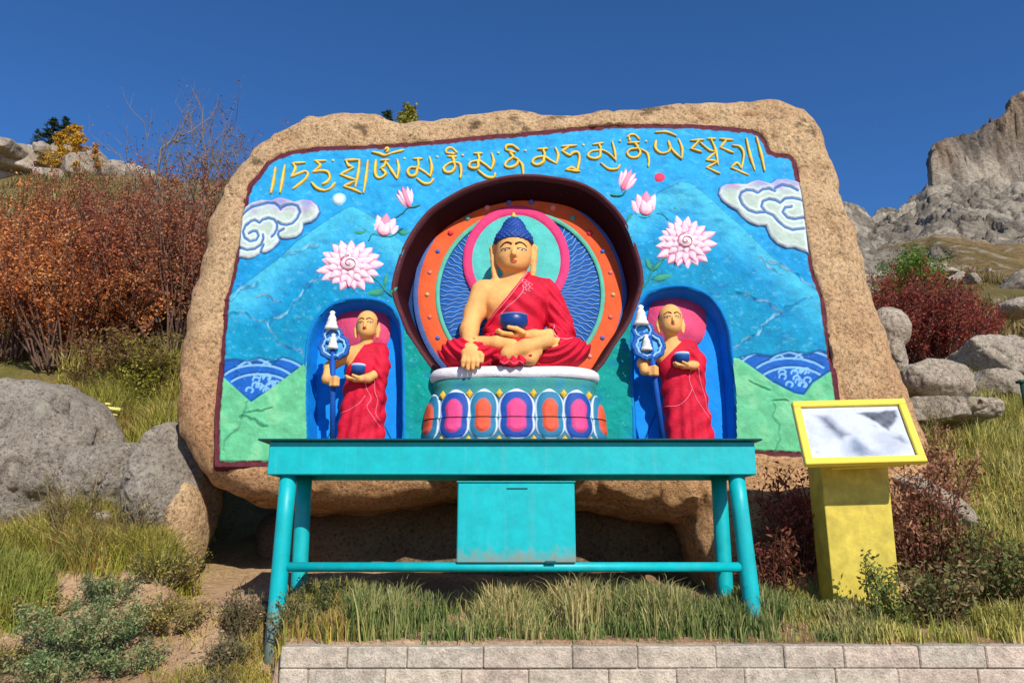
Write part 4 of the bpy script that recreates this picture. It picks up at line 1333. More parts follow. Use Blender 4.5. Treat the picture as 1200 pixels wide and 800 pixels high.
    # ---- bowl
    bl = cl.ell((-1, 52, 38), (16.2, 12.5, 13))
    bl = np.maximum(bl, cl.W - 57.5)
    bl = np.maximum(bl, -np.maximum(cl.ell((-1, 54, 38), (13.6, 11, 10.6)), 50 - cl.W))
    bo = clay_obj(cl, bl, 'bowl', M_BOWL, root, M)
    mb = MB(); a = np.linspace(0, 2 * math.pi, 33)
    mb.tube(np.stack([-1 + 14.8 * np.cos(a), np.full(33, 57.4), 38 + 11.8 * np.sin(a)], 1), 1.25, sides=8, col=L(84, 120, 176), caps=False)
    mb_obj(mb, 'rim', M_PAINT_FINE, bo, M)


def pedestal():
    Yq = FO[1] + .10 + .05
    base = at(603, 441, Yq)
    M = frame(603, 441, 256, Yq)
    root = empty('lotus_pedestal', base, 'lotus petal pedestal with a white slab, under the large seated statue', 'pedestal')

    def plan(A, th, w=0):
        """front outline of the half-oval drum at half width A, th from -90 to 90 degrees"""
        s, c = np.sin(th), np.cos(th)
        return A * np.sign(s) * np.abs(s) ** .58, -26 + 70 * np.abs(c) ** .5 * (A / 100)

    th = np.linspace(-math.pi / 2, math.pi / 2, 61)
    prof_slab = [(92, 1.5), (97, 2.6), (99.5, 0), (100, -4), (98.5, -8.2), (95, -9.5)]

    def lathe(prof, col):
        mb = MB(); V = []
        for A, w in prof:
            u, q = plan(A, th); V.append(np.stack([u, np.full(61, w) + .35 * np.sin(u * .09 + w), q], 1))
        mb.grid(np.vstack(V), 61, len(prof), col)
        top = V[0]; mb.add(np.vstack([top, [(0, prof[0][1] + .3, -10)]]), [[(i, i + 1, 61) for i in range(60)]], col)
        return mb
    mb_obj(lathe(prof_slab, L(244, 238, 236)), 'slab', M_PAINT_FINE, root, M)
    body_prof = [(96, -9), (97, -12), (95.5, -16), (95, -22), (96, -30), (98.5, -38), (101, -45), (103, -49.6), (103.5, -51), (103, -52.6), (102, -58), (103, -66), (105, -76), (106, -92)]
    pa = np.array(body_prof)

    def bcol(V):
        return V
    mb = lathe(body_prof, L(86, 168, 150))
    V = mb.V[0]; c = np.zeros((len(V), 3)) + L(60, 150, 140)
    c = put(c, L(44, 128, 168), smooth(.1, .6, fbm(V[:, 0] * .06, V[:, 1] * .3, 1, 3, 101)) * .9)
    c = put(c, L(38, 104, 140), (V[:, 1] < -24).astype(float) * .8)
    mb.C[0] = c
    mb_obj(mb, 'drum', M_PAINT_FINE, root, M)

    def on_drum(u, w, out):
        """front surface point of the drum with an outward offset"""
        A = np.interp(-w, -pa[:, 1], pa[:, 0])
        s = np.clip(np.abs(u) / A, 0, 1) ** (1 / .58)
        th_ = np.arcsin(np.clip(s, 0, 1)) * np.sign(u)
        uu, q = plan(A, th_)
        nx = np.sin(th_); nz = np.cos(th_) + .25
        ln = np.hypot(nx, nz)
        return uu + nx / ln * out, q + nz / ln * out

    PK, ORG, BLU, TEA = L(232, 74, 132), L(232, 92, 58), L(26, 78, 158), L(44, 124, 158)
    pet = [(-95, 13, ORG, TEA), (-65.5, 17, PK, BLU), (-34, 16, ORG, TEA), (2, 20, PK, BLU), (38, 16, ORG, TEA), (69, 16.5, PK, BLU), (97, 12, ORG, TEA)]
    for row in (0, 1):
        for (uc, hw, blob, band) in pet:
            na, nb = 25, 27
            A, B = np.meshgrid(np.linspace(-1, 1, na), np.linspace(0, 1, nb))
            if row == 0: w0, ht = -50.5, 32
            else: w0, ht = -51.5, -25
            wid = hw * np.clip(1 - B ** 3.0, 0, 1) ** .62 * (1 + .10 * np.sin(B * 3)) * 1.07 + .05
            u = uc * (1 + (0.015 * row)) + A * wid; w = w0 + B * ht * (1 - .10 * A * A * B)
            lift = (5.4 if row == 0 else 4.6) * np.clip(1 - np.abs(A) ** 3.0, 0, 1) * (.55 + .45 * np.sin(np.pi * np.clip(B, 0, .9))) * (1 - B ** 10) - .8
            uu, qq = on_drum(np.clip(u, -104, 104), w, lift)
            rr_ = np.sqrt((A / .48) ** 2 + (np.clip(B - .24, 0, 1) / .36) ** 2)
            col = np.zeros(A.shape + (3,)) + band
            ed = np.maximum(np.abs(A), B ** 1.2)
            col = put(col, L(228, 238, 240), smooth(.78, .83, ed) * (1 - smooth(.88, .93, ed)))
            col = put(col, L(20, 58, 110), smooth(.91, .96, ed))
            col = put(col, blob, 1 - smooth(.88, 1.06, rr_))
            lf = 1.6 * (1 - smooth(.6, 1.05, rr_))
            uu, qq = on_drum(np.clip(u, -104, 104), w, lift + lf)
            mb = MB().grid(np.stack([uu, w, qq], -1).reshape(-1, 3), na, nb, col.reshape(-1, 3))
            mb_obj(mb, 'petal', M_PAINT_FINE, root, M)
    for uc in (-80, -50, -17, 20.5, 54, 83):
        for w, r in ((-26, (4.2, 5.2, 2.6)), (-73.5, (3.8, 4.2, 2.4))):
            u_, q_ = on_drum(np.array([float(uc)]), np.array([float(w)]), np.array([.8]))
            mb = MB().ball((u_[0], w, q_[0]), r, 4, 4, L(236, 186, 52))
            mb_obj(mb, 'gold_bead', M_PAINT_FINE, root, M, False)


def standing_monk(label, P):
    """P: joint positions in photo pixels, made relative to the niche"""
    cx, py0 = P['cx'], 520
    Yq = FO[1] + .0
    base = at(cx, py0, Yq); M = frame(cx, py0, 360, Yq)
    root = empty('standing_statue', base, label, 'statue', 'robed monk statues standing in the side niches')
    X = lambda p, q: (p[0] - cx, py0 - p[1], q)
    cl = Clay((-60, -2, -34), (52, 176, 34), .9)
    hx, hy = P['head']; hw = P['hw']
    H = X((hx, hy), 4)
    head = cl.ell((H[0], H[1] + 4, H[2] - 1), (hw, hw * 1.12, hw * 1.05))
    head = smin(head, cl.ell((H[0], H[1] - hw * .5, H[2] + 1.5), (hw * .82, hw * .72, hw * .85)), 4)
    head = smin(head, cl.cap((H[0], H[1] + 1, H[2] + hw * 1.0), (H[0], H[1] - 4, H[2] + hw * 1.12), 1.1, 1.8), 1.6)
    for sg in (-1, 1):
        head = smin(head, cl.chain([(H[0] + sg * hw * 1.0, H[1] + 2, H[2] - 3), (H[0] + sg * hw * 1.08, H[1] - 5, H[2] - 2), (H[0] + sg * hw * .98, H[1] - 13, H[2] - 1)], [2.4, 2.2, 2.0], 1), 1.5)
    sl, sr = X(P['sl'], -4), X(P['sr'], -4)
    mid = ((sl[0] + sr[0]) / 2, (sl[1] + sr[1]) / 2)
    torso = cl.ell((mid[0], mid[1] - 12, -3), (abs(sr[0] - sl[0]) * .5, 22, 12.5))
    torso = smin(torso, cl.cap(sl, sr, 8.5), 6)
    body = smin(torso, cl.cap((H[0], H[1] - hw * .8, 0), (H[0] * .6 + mid[0] * .4, mid[1] + 4, -2), 7.2, 8), 4)
    body = smin(body, head, 2.5)
    el, hl = X(P['el'], 2), X(P['hl'], 13)
    body = smin(body, cl.chain([(sl[0] + 2, sl[1], -2), el, X(P['wl'], 12), hl], [7.5, 6.2, 5.2, 4.6], 3), 4)
    fist = cl.ell((hl[0], hl[1], hl[2] + 1), (5.5, 5.2, 5))
    for i in range(4): fist = smin(fist, cl.chain([(hl[0] - 4, hl[1] + 4 - i * 2.7, hl[2] + 4), (hl[0] + 2, hl[1] + 4 - i * 2.7, hl[2] + 6.6), (hl[0] + 5.6, hl[1] + 3.6 - i * 2.6, hl[2] + 4)], [1.6, 1.6, 1.4]), .8)
    body = smin(body, fist, 1.6)
    er, hr = X(P['er'], 4), X(P['hr'], 17)
    body = smin(body, cl.chain([er, (er[0] * .55 + hr[0] * .45, hr[1] + 1, 15), hr], [6, 4.8, 4], 3), 2)
    hand = cl.ell((hr[0], hr[1], hr[2]), (7, 2.8, 5))
    for i in range(4): hand = smin(hand, cl.chain([(hr[0] - 3, hr[1], hr[2] - 3.4 + i * 2.5), (hr[0] - 9 + abs(i - 1.5), hr[1] + .6, hr[2] - 3.4 + i * 2.5), (hr[0] - 12 + abs(i - 1.5) * 1.3, hr[1] + 3, hr[2] - 3 + i * 2.3)], [1.6, 1.4, 1.2]), .8)
    hand = smin(hand, cl.chain([(hr[0] + 4, hr[1] + 1, hr[2] + 4), (hr[0] - 2, hr[1] + 3.2, hr[2] + 6.4)], [1.9, 1.4]), 1)
    body = smin(body, hand, 1.5)
    clay_obj(cl, body, 'body', M_SKIN, root, M)
    # robe: over the far shoulder, straight down to below the table
    (c0, c1) = P['cut']
    a = X(c0, 0); b_ = X(c1, 0); dx, dy = b_[0] - a[0], b_[1] - a[1]; ln = math.hypot(dx, dy)
    cut = ((cl.U - a[0]) * dy - (cl.W - a[1]) * dx) / ln        # negative on the robed side
    wrap = np.maximum(torso - 1.9, cut)
    lo = P['skirt']
    w_ = np.clip((mid[1] - cl.W) / mid[1], 0, 1)
    l_ = (lo[0] - cx) * w_ + (lo[1] - cx) * (1 - w_); r_ = (lo[2] - cx) * w_ + (lo[3] - cx) * (1 - w_)
    half = (r_ - l_) / 2; ctr = (r_ + l_) / 2
    ph = np.arctan2(cl.U - ctr, cl.Q + 4)
    sk = (np.sqrt(((cl.U - ctr) / half) ** 2 + ((cl.Q + 4) / (half * .55)) ** 2) - 1) * half * .6
    sk = sk + np.sin(ph * 9 + w_ * 3) * .95 * w_ + np.sin(cl.W * .30 - (cl.U - ctr) * .18) * .7
    sk = np.maximum(sk, cl.W - (mid[1] - 16)); sk = np.maximum(sk, -cl.W + .3)
    robe = smin(wrap, sk, 5)
    slv = cl.chain([(sr[0] - 1, sr[1], -4), (er[0], er[1] + 8, 0), (er[0] - 2, er[1] - 2, 5)], [9.8, 10, 8.6], 4)
    slv = smin(slv, cl.chain([(er[0] + 1, er[1], 3), (er[0] - 1, er[1] - 30, 3), (er[0] - 4, er[1] - 50, 4)], [8, 5.4, 2.5], 4), 4)
    slv = slv + np.sin(cl.W * .5 + cl.U * .6) * .45
    robe = smin(robe, slv, 3)
    ro = clay_obj(cl, robe, 'robe', M_ROBE, root, M)
    allr = np.minimum(robe, body)
    for hem in P['hems']:
        mb = MB()
        pts = catmull([(p[0] - cx, py0 - p[1]) for p in hem], 4)
        mb.tube([(u, w, cl.front(allr, u, w) + .1) for u, w in pts], .55, sides=6, col=L(246, 120, 140))
        mb_obj(mb, 'hem', M_PAINT_FINE, ro, M)
    face_marks(cl, body, M, root, H[0], H[1] + 1.0, hw)
    if 'hairline' in P:
        mb = MB()
        for sg in P['hairline']:
            mb.ball((H[0] + sg * hw * .93, H[1] + 4, H[2] - 1), (1.4, 4.5, 4), 8, 6, L(40, 34, 40))
        mb_obj(mb, 'hair', M_PAINT_FINE, root, M)
    # bowl
    bx = X(P['bowl'], 17); r = P['br']
    mb = MB()
    n = 20; prof = [(.25, -1.0), (.7, -.9), (.95, -.4), (1.0, .35), (.96, .8), (.8, .8), (.74, .35), (.2, -.1)]
    a_ = np.linspace(0, 2 * math.pi, n, endpoint=False)
    V = [np.stack([bx[0] + r * k * np.cos(a_), np.full(n, bx[1] + r * .8 * h), bx[2] + r * k * np.sin(a_)], 1) for k, h in prof]
    cs = [np.broadcast_to(L(24, 66, 130) if i < 3 else L(214, 226, 236) if i > 3 else L(40, 92, 160), (n, 3)) for i in range(len(prof))]
    mb.grid(np.vstack(V), n, len(prof), np.vstack(cs), wrap=True)
    mb_obj(mb, 'bowl', M_PAINT_FINE, root, M)
    # staff with rings
    sx, st_, sb = P['staff']
    mb = MB()
    mb.tube([X((sx[0], st_), 14), X((sx[1], sb), 8)], 3.1, 3.4, sides=12, col=L(16, 84, 170))
    sf = mb_obj(mb, 'staff', M_PAINT_FINE, root, M)
    for (rx, ry, rr, th) in P['rings']:
        mb = MB(); C = X((rx, ry), 13)
        a_ = np.linspace(0, 2 * math.pi, 41)
        for k, (f, t, c_, dq) in enumerate(((1.0, th, L(34, 96, 176), 0), (.80, th * .55, L(150, 200, 234), 1.5))):
            q_ = rr * f * (1 + .05 * np.cos(a_ * 10)) 
            mb.tube(np.stack([C[0] + q_ * np.cos(a_), C[1] + q_ * .82 * np.sin(a_), np.full(41, C[2] + dq)], 1), t, sides=8, col=c_, caps=False)
        mb.ball((C[0], C[1], C[2] - 2), (rr * .8, rr * .64, 2.2), 16, 8, L(84, 170, 230))
        mb_obj(mb, 'ring', M_PAINT_FINE, sf, M)
    for (fx, fy, fh) in P['finials']:
        mb = MB(); C = X((fx, fy), 16); n = 16
        prof = [(.05, 1.0), (.16, .95), (.2, .88), (.13, .8), (.2, .72), (.3, .55), (.26, .5), (.36, .34), (.33, .30), (.44, .12), (.46, 0), (.1, -.02)]
        a_ = np.linspace(0, 2 * math.pi, n, endpoint=False)
        V = [np.stack([C[0] + fh * .82 * k * np.cos(a_), np.full(n, C[1] + fh * h), C[2] + fh * .6 * k * np.sin(a_)], 1) for k, h in prof]
        mb.grid(np.vstack(V), n, len(prof), L(240, 236, 226), wrap=True)
        mb_obj(mb, 'finial', M_PAINT_FINE, sf, M)
    # pink halo panel behind head and shoulders, on the niche back
    hp = P['halo']
    pts = catmull(hp, 4, True)
    s_, t_ = face(pts[:, 0], pts[:, 1], -(DSMALL - .012))
    c = (s_.mean(), t_.mean()); n = len(s_); k = np.arange(n)
    V = np.vstack([np.stack([s_, np.full(n, DSMALL + .0), t_], 1), np.stack([s_, np.full(n, DSMALL - .022), t_], 1), [(c[0], DSMALL - .03, c[1])]])
    MB().add(V, [np.stack([k, (k + 1) % n, (k + 1) % n + n, k + n], 1), np.stack([k + n, (k + 1) % n + n, np.full(n, 2 * n)], 1)], L(236, 84, 122)).build('halo', M_PAINT, ROOT)


seated_figure()
pedestal()
standing_monk('bald robed monk statue holding a ringed staff in the niche left of the seated statue', dict(
    cx=416, head=(424, 384), hw=13, sl=(401, 416), sr=(440, 413), el=(381, 432), wl=(381, 448), hl=(391, 452), er=(443, 438), hr=(416, 449), bowl=(419, 438), br=8.5,
    cut=((424, 404), (406, 434)), skirt=(391, 403, 448, 450), staff=((386, 392), 404, 522), rings=[(385, 397.5, 11, 2.2), (388, 411, 16.5, 2.6)], finials=[(384, 391, 22), (387, 414, 18)], hairline=(1,),
    hems=[[(428, 448), (428, 458), (434, 470), (430, 480), (438, 492), (446, 503)], [(437, 447), (438, 462), (442, 472), (440, 486), (446, 496)], [(396, 486), (408, 483), (420, 476), (427, 467)]],
    halo=[(399, 368), (410, 361), (428, 358), (445, 362), (456, 374), (457, 392), (451, 405), (430, 412), (405, 410), (394, 398), (393, 380)]))
standing_monk('bald robed monk statue holding a ringed staff in the niche right of the seated statue', dict(
    cx=800, head=(793, 378), hw=14.5, sl=(777, 413), sr=(816, 410), el=(757, 428), wl=(757, 438), hl=(766, 440), er=(823, 432), hr=(802, 434), bowl=(801, 425), br=9,
    cut=((812, 396), (782, 424)), skirt=(782, 779, 838, 830), staff=((764, 776), 398, 522), rings=[(757, 392, 11.5, 2.2), (763, 410, 18, 2.8)], finials=[(755, 386, 24), (760, 416, 19)], hairline=(-1, 1),
    hems=[[(812, 436), (810, 450), (816, 468), (826, 484), (836, 496)], [(821, 436), (823, 452), (828, 466), (830, 480), (836, 488)], [(780, 478), (795, 478), (806, 470), (812, 460)]],
    halo=[(768, 352), (785, 347), (805, 346), (822, 355), (827, 370), (826, 390), (818, 402), (795, 408), (770, 405), (760, 395), (760, 365)]))

# ================================================================ RETAINING WALL
def retaining_wall():
    Yf = 4.55
    A = at(329, 757, Yf)
    ztop = A[2]; x0 = A[0]; x1 = 7.5
    mb = MB()
    rr = random.Random(4)
    cH = .118
    tone = [L(206, 192, 170), L(214, 198, 174), L(200, 184, 162), L(210, 190, 168), L(194, 180, 160)]
    for r in range(8):
        zt = ztop - r * cH - (0 if r == 0 else .002)
        x = x0 - (0 if r % 2 == 0 else .0)
        first = True
        while x < x1:
            w = rr.uniform(.34, .52) if not (first and r % 2) else rr.uniform(.16, .24)
            first = False
            e = min(x + w, x1)
            dy = rr.uniform(-.006, .008); dz = rr.uniform(-.004, .003)
            c = tone[rr.randrange(5)] * rr.uniform(.9, 1.06)
            mb.box((x + .002, Yf + dy, zt - cH + .002), (e - .002, Yf + .13, zt + dz), .007, c)
            x = e
    mb.box((x0 + .012, Yf + .016, ztop - 8 * cH), (x1 - .01, Yf + .12, ztop - .014), 0, L(176, 162, 142))
    V = np.vstack(mb.V)
    m, nt, b = new_mat('concrete_block')
    a_ = N(nt, 'ShaderNodeAttribute', attribute_name='paint').outputs['Color']
    co = N(nt, 'ShaderNodeTexCoord').outputs['Object']
    n1 = noise_node(nt, co, 14, 6, .7); n2 = noise_node(nt, co, 90, 4, .6)
    c = mixc(nt, 1.0, a_, ramp(nt, n1.outputs['Fac'], [(.32, .62), (.6, 1.08)]), 'MULTIPLY')
    c = mixc(nt, 1.0, c, ramp(nt, n2.outputs['Fac'], [(.32, .7), (.6, 1.05)]), 'MULTIPLY')
    nt.links.new(c, b.inputs['Base Color']); b.inputs['Roughness'].default_value = .9; b.inputs['Specular IOR Level'].default_value = .2
    b1 = bump(nt, b, n1.outputs['Fac'], .8, .03); bump(nt, b, n2.outputs['Fac'], .7, .008, b1)
    o = mb.build('retaining_wall', m, smooth_=False)
    tag(o, 'low grey brown block retaining wall along the bottom of the scene', 'wall')


retaining_wall()

# ================================================================ TABLE
TEAL = L(0, 182, 184)
M_TEAL = paint_mat('teal_enamel', TEAL, rough=.45, wear=.09, grain=26, bstr=.08, chip=(.69, lin(110, 84, 60)), spec=.4)
nt = M_TEAL.node_tree; b = nt.nodes['Principled BSDF']
old = b.inputs['Base Color'].links[0].from_socket
co = N(nt, 'ShaderNodeTexCoord').outputs['Object']
sx = N(nt, 'ShaderNodeSeparateXYZ'); nt.links.new(co, sx.inputs[0])
nd = noise_node(nt, co, 18, 5, .7)
ad = N(nt, 'ShaderNodeMath', operation='MULTIPLY_ADD'); nt.links.new(nd.outputs['Fac'], ad.inputs[0]); ad.inputs[1].default_value = -.34; nt.links.new(sx.outputs['Z'], ad.inputs[2])
ad2 = N(nt, 'ShaderNodeMath', operation='ADD'); nt.links.new(ad.outputs[0], ad2.inputs[0]); ad2.inputs[1].default_value = .17
dirt = ramp(nt, ad2.outputs[0], [(0.0, .65), (.10, 0.0)])          # dust and rust splashed up the feet
c = mixc(nt, dirt, old, lin(150, 116, 84))
mp = N(nt, 'ShaderNodeMapping'); mp.inputs['Scale'].default_value = (30, 30, 1.2); nt.links.new(co, mp.inputs[0])
ns = noise_node(nt, mp.outputs[0], 1.0, 3, .6)
c = mixc(nt, ramp(nt, ns.outputs['Fac'], [(.55, 0.0), (.75, .14)]), c, lin(120, 170, 160))
nt.links.new(c, b.inputs['Base Color'])
M_TEAL_EDGE = paint_mat('dark_teal_edge', L(16, 82, 84), rough=.45, wear=.12, grain=40, bstr=.1)
YT = 5.0
tl = at(316, 517, YT); tr_ = at(884, 517, YT); tb = at(600, 556, YT)
TX0, TX1, TZ1, TZ0 = tl[0], tr_[0], tl[2], tb[2]
TDEP = .56
tab = empty('altar_table', ((TX0 + TX1) / 2, YT + TDEP / 2, .95), 'long teal painted metal table standing in front of the boulder', 'table')
TB = np.array(tab.location)


def rel(p): return tuple(np.asarray(p) - TB)


mb = MB(); mb.box(rel((TX0 - .065, YT - .05, TZ1 + .001)), rel((TX1 + .04, YT + TDEP + .05, TZ1 + .014)), .004)
mb.build('tabletop', M_TEAL_EDGE, tab, False, False)
for n_, lo, hi in (('apron', (TX0, YT, TZ0), (TX1, YT + .03, TZ1 - .001)), ('apron', (TX0, YT + TDEP - .03, TZ0), (TX1, YT + TDEP, TZ1 - .001)),
                   ('apron', (TX0, YT + .032, TZ0), (TX0 + .03, YT + TDEP - .032, TZ1 - .001)), ('apron', (TX1 - .03, YT + .032, TZ0), (TX1, YT + TDEP - .032, TZ1 - .001))):
    mb = MB(); mb.box(rel(lo), rel(hi), .006); mb.build(n_, M_TEAL, tab, False, False)
YL = YT + .085
LEGS = [((338.5, 552), (319, 772), YL), ((862, 552), (884, 730), YL), ((357, 556), (349, 712), YT + TDEP - .08), ((842, 556), (851, 712), YT + TDEP - .08)]
for (a, b_, y) in LEGS:
    P0 = at(*a, y); P1 = at(*b_, y); P1 = P1 + (P1 - P0) * .10
    mb = MB(); mb.tube([rel(P0 * (1 - t) + P1 * t) for t in np.linspace(0, 1, 5)], .055, .057, sides=28); mb.build('leg', M_TEAL, tab, True, False)
ra = at(333, 664, YL); rb_ = at(873, 664, YL)
mb = MB(); mb.tube([rel(ra), rel((ra + rb_) / 2), rel(rb_)], .031, sides=18); mb.build('rail', M_TEAL, tab, True, False)
for (xa) in ((346, 664), (864, 664)):
    p = at(*xa, YL); mb = MB(); mb.tube([rel(p), rel(p + np.array((.03 if xa[0] < 600 else -.03, TDEP - .16, -.02)))], .026, sides=14); mb.build('rail', M_TEAL, tab, True, False)

# ---- box on the rail
bl = at(535, 660, YT + .05); bt = at(673, 563.5, YT + .05)
bx = empty('metal_box', ((bl[0] + bt[0]) / 2, YT + .25, bl[2] + .004), 'square teal metal box resting on the rail under the table', 'box')
BB = np.array(bx.location)
mb = MB(); mb.box(tuple(np.array((bl[0], YT + .04, bl[2] + .004)) - BB), tuple(np.array((bt[0], YT + .44, bt[2] - .012)) - BB), .007)
mb.build('body', M_TEAL, bx, False, False)
mb = MB(); mb.box(tuple(np.array((bl[0] - .008, YT + .032, bt[2] - .010)) - BB), tuple(np.array((bt[0] + .008, YT + .448, bt[2])) - BB), .004)
mb.build('lid', M_TEAL, bx, False, False)
mb = MB()
for px in (645,):
    p = at(px, 658, YT + .034) - BB; mb.box((p[0] - .035, p[1] - .006, p[2] - .010), (p[0] + .035, p[1] + .004, p[2] + .006), .002)
mb.build('latch', M_TEAL_EDGE, bx, False, False)
mb = MB(); p = at(606, 572, YT + .037) - BB; mb.box((p[0] - .07, p[1] - .002, p[2] - .004), (p[0] + .07, p[1] + .001, p[2] + .004), 0)
mb.build('slot', M_TEAL_EDGE, bx, False, False)

# ================================================================ INFORMATION STAND
M_YEL = paint_mat('yellow_enamel', L(218, 194, 76), rough=.6, wear=.18, grain=30, bstr=.08, chip=(.70, lin(150, 120, 60)), spec=.3)
M_YELD = paint_mat('yellow_frame', L(240, 218, 78), rough=.38, wear=.06, grain=26, bstr=.05, spec=.5)
K = [at(926, 471, 5.26), at(1061, 467, 5.26), at(1085, 541, 4.94), at(946, 544, 4.94)]
xc = np.array([(K[0][0] + K[1][0] + K[2][0] + K[3][0]) / 4, 5.16, 1.0])
kio = empty('information_stand', xc, 'yellow metal information stand with a tilted framed board and faded white sheet', 'sign')
mid_t = (K[0] + K[1]) / 2; mid_b = (K[2] + K[3]) / 2
ey = (mid_t - mid_b); KH = np.linalg.norm(ey); ey /= KH
ex = (K[1] - K[0] + K[2] - K[3]); ex /= np.linalg.norm(ex); KW = (np.linalg.norm(K[1] - K[0]) + np.linalg.norm(K[2] - K[3])) / 2
ez = np.cross(ex, ey)
ctr = (mid_t + mid_b) / 2
MK = np.eye(4); MK[:3, 0] = ex; MK[:3, 1] = ey; MK[:3, 2] = ez; MK[:3, 3] = ctr - xc
hw, hh, fw = KW / 2, KH / 2, .054


def kbox(lo, hi, name, mat, bev=.006, parent=kio):
    mb = MB(); mb.box(lo, hi, bev); return mb.build(name, mat, parent, False, False, MK)


kf = []
mbf = MB()
mbf.box((-hw, hh - fw, -.035), (hw, hh, .012), .006); mbf.box((-hw, -hh, -.035), (hw, -hh + fw, .0125), .006)
mbf.box((-hw, -hh + fw + .001, -.035), (-hw + fw, hh - fw - .001, .0115), .006); mbf.box((hw - fw, -hh + fw + .001, -.035), (hw, hh - fw - .001, .0118), .006)
fr = mbf.build('frame', M_YELD, kio, False, False, MK)
m, nt, b = new_mat('faded_sheet')
co = N(nt, 'ShaderNodeTexCoord').outputs['Object']
pa_ = N(nt, 'ShaderNodeAttribute', attribute_name='paint').outputs['Color']
w_ = noise_node(nt, co, 5, 4, .6); w2 = noise_node(nt, co, 22, 5, .7); w3 = noise_node(nt, co, 2.2, 2, .5)
st_ = ramp(nt, w_.outputs['Fac'], [(.50, 0.0), (.66, .55)])
c = mixc(nt, st_, pa_, (.62, .64, .68), 'MULTIPLY')
c = mixc(nt, ramp(nt, w2.outputs['Fac'], [(.58, 0.0), (.74, .5)]), c, (.5, .52, .56), 'MULTIPLY')
nt.links.new(c, b.inputs['Base Color']); b.inputs['Roughness'].default_value = .55; b.inputs['Specular IOR Level'].default_value = .2
bump(nt, b, w_.outputs['Fac'], .12, .03)
M_SHEET = m
mb = MB(); nx_, ny_ = 150, 90
GXk, GYk = np.meshgrid(np.linspace(-hw + fw + .004, hw - fw - .004, nx_), np.linspace(-hh + fw + .004, hh - fw - .004, ny_))
UK = (GXk + hw - fw) / (2 * (hw - fw)) + fbm(GXk * 9, GYk * 9, 0, 4, 113) * .035; VK = (GYk + hh - fw) / (2 * (hh - fw)) + fbm(GXk * 9, GYk * 9, 4, 4, 114) * .05
kc = np.zeros(GXk.shape + (3,)) + L(198, 202, 209)
for pts_, c_, a_, s_ in (([(.56, .86), (.95, .93), (.965, .78), (.93, .70), (.85, .60), (.82, .52), (.74, .66)], (52, 58, 68), .97, .03), ([(.16, .84), (.26, .82), (.33, .62), (.40, .44), (.34, .40), (.25, .56), (.19, .70)], (78, 84, 98), .95, .07),
                         ([(.40, .30), (.46, .36), (.58, .06), (.48, .02), (.40, .12)], (108, 122, 144), .9, .07), ([(.84, .38), (.93, .42), (.97, .26), (.90, .28)], (110, 116, 126), .7, .05), ([(.60, .10), (.80, .30), (.90, .14), (.78, .04)], (150, 156, 166), .5, .08)):
    kc = put(kc, L(*c_), a_ * smooth(s_, -s_, poly_sd(UK, VK, pts_)) * (.92 + .2 * fbm(GXk * 25, GYk * 25, 0, 3, 115)))
mb.grid(np.stack([GXk, GYk, -.012 + .003 * fbm(GXk * 6, GYk * 6, 0, 2, 111)], -1).reshape(-1, 3), nx_, ny_, kc.reshape(-1, 3))
mb.build('sheet', M_SHEET, kio, True, True, MK)
kbox((-hw + .01, -hh + .01, -.042), (hw - .01, hh - .01, -.0365), 'back_plate', M_YELD, .002)
# pedestal: a tapering sheet-metal post, a hand wider at the foot
PYf = 5.27
q = [at(961, 540, PYf), at(1040, 540, PYf), at(1056, 712, PYf), at(978, 712, PYf)]
mb = MB(); D = .24
V = []
for (a, b_) in ((q[0], q[1]), (q[3], q[2])):
    V += [a, b_, b_ + (0, D, 0), a + (0, D, 0)]
V = np.array(V); V[4:, 2] -= .12
V[2:4, 2] += .12; V[0:2, 2] += .0
mb.add(V - xc, [[(0, 1, 5, 4), (1, 2, 6, 5), (2, 3, 7, 6), (3, 0, 4, 7), (0, 3, 2, 1)]])
ped = mb.build('pedestal', M_YEL, kio, False, False)
bv = ped.modifiers.new('edge', 'BEVEL'); bv.width = .008; bv.segments = 2
mb = MB(); p = (at(975, 549, 5.02) - xc, at(1058, 545, 5.02) - xc)
mb.tube([p[0], p[1]], .008, sides=8); mb.build('bracket', M_YELD, kio, True, False)

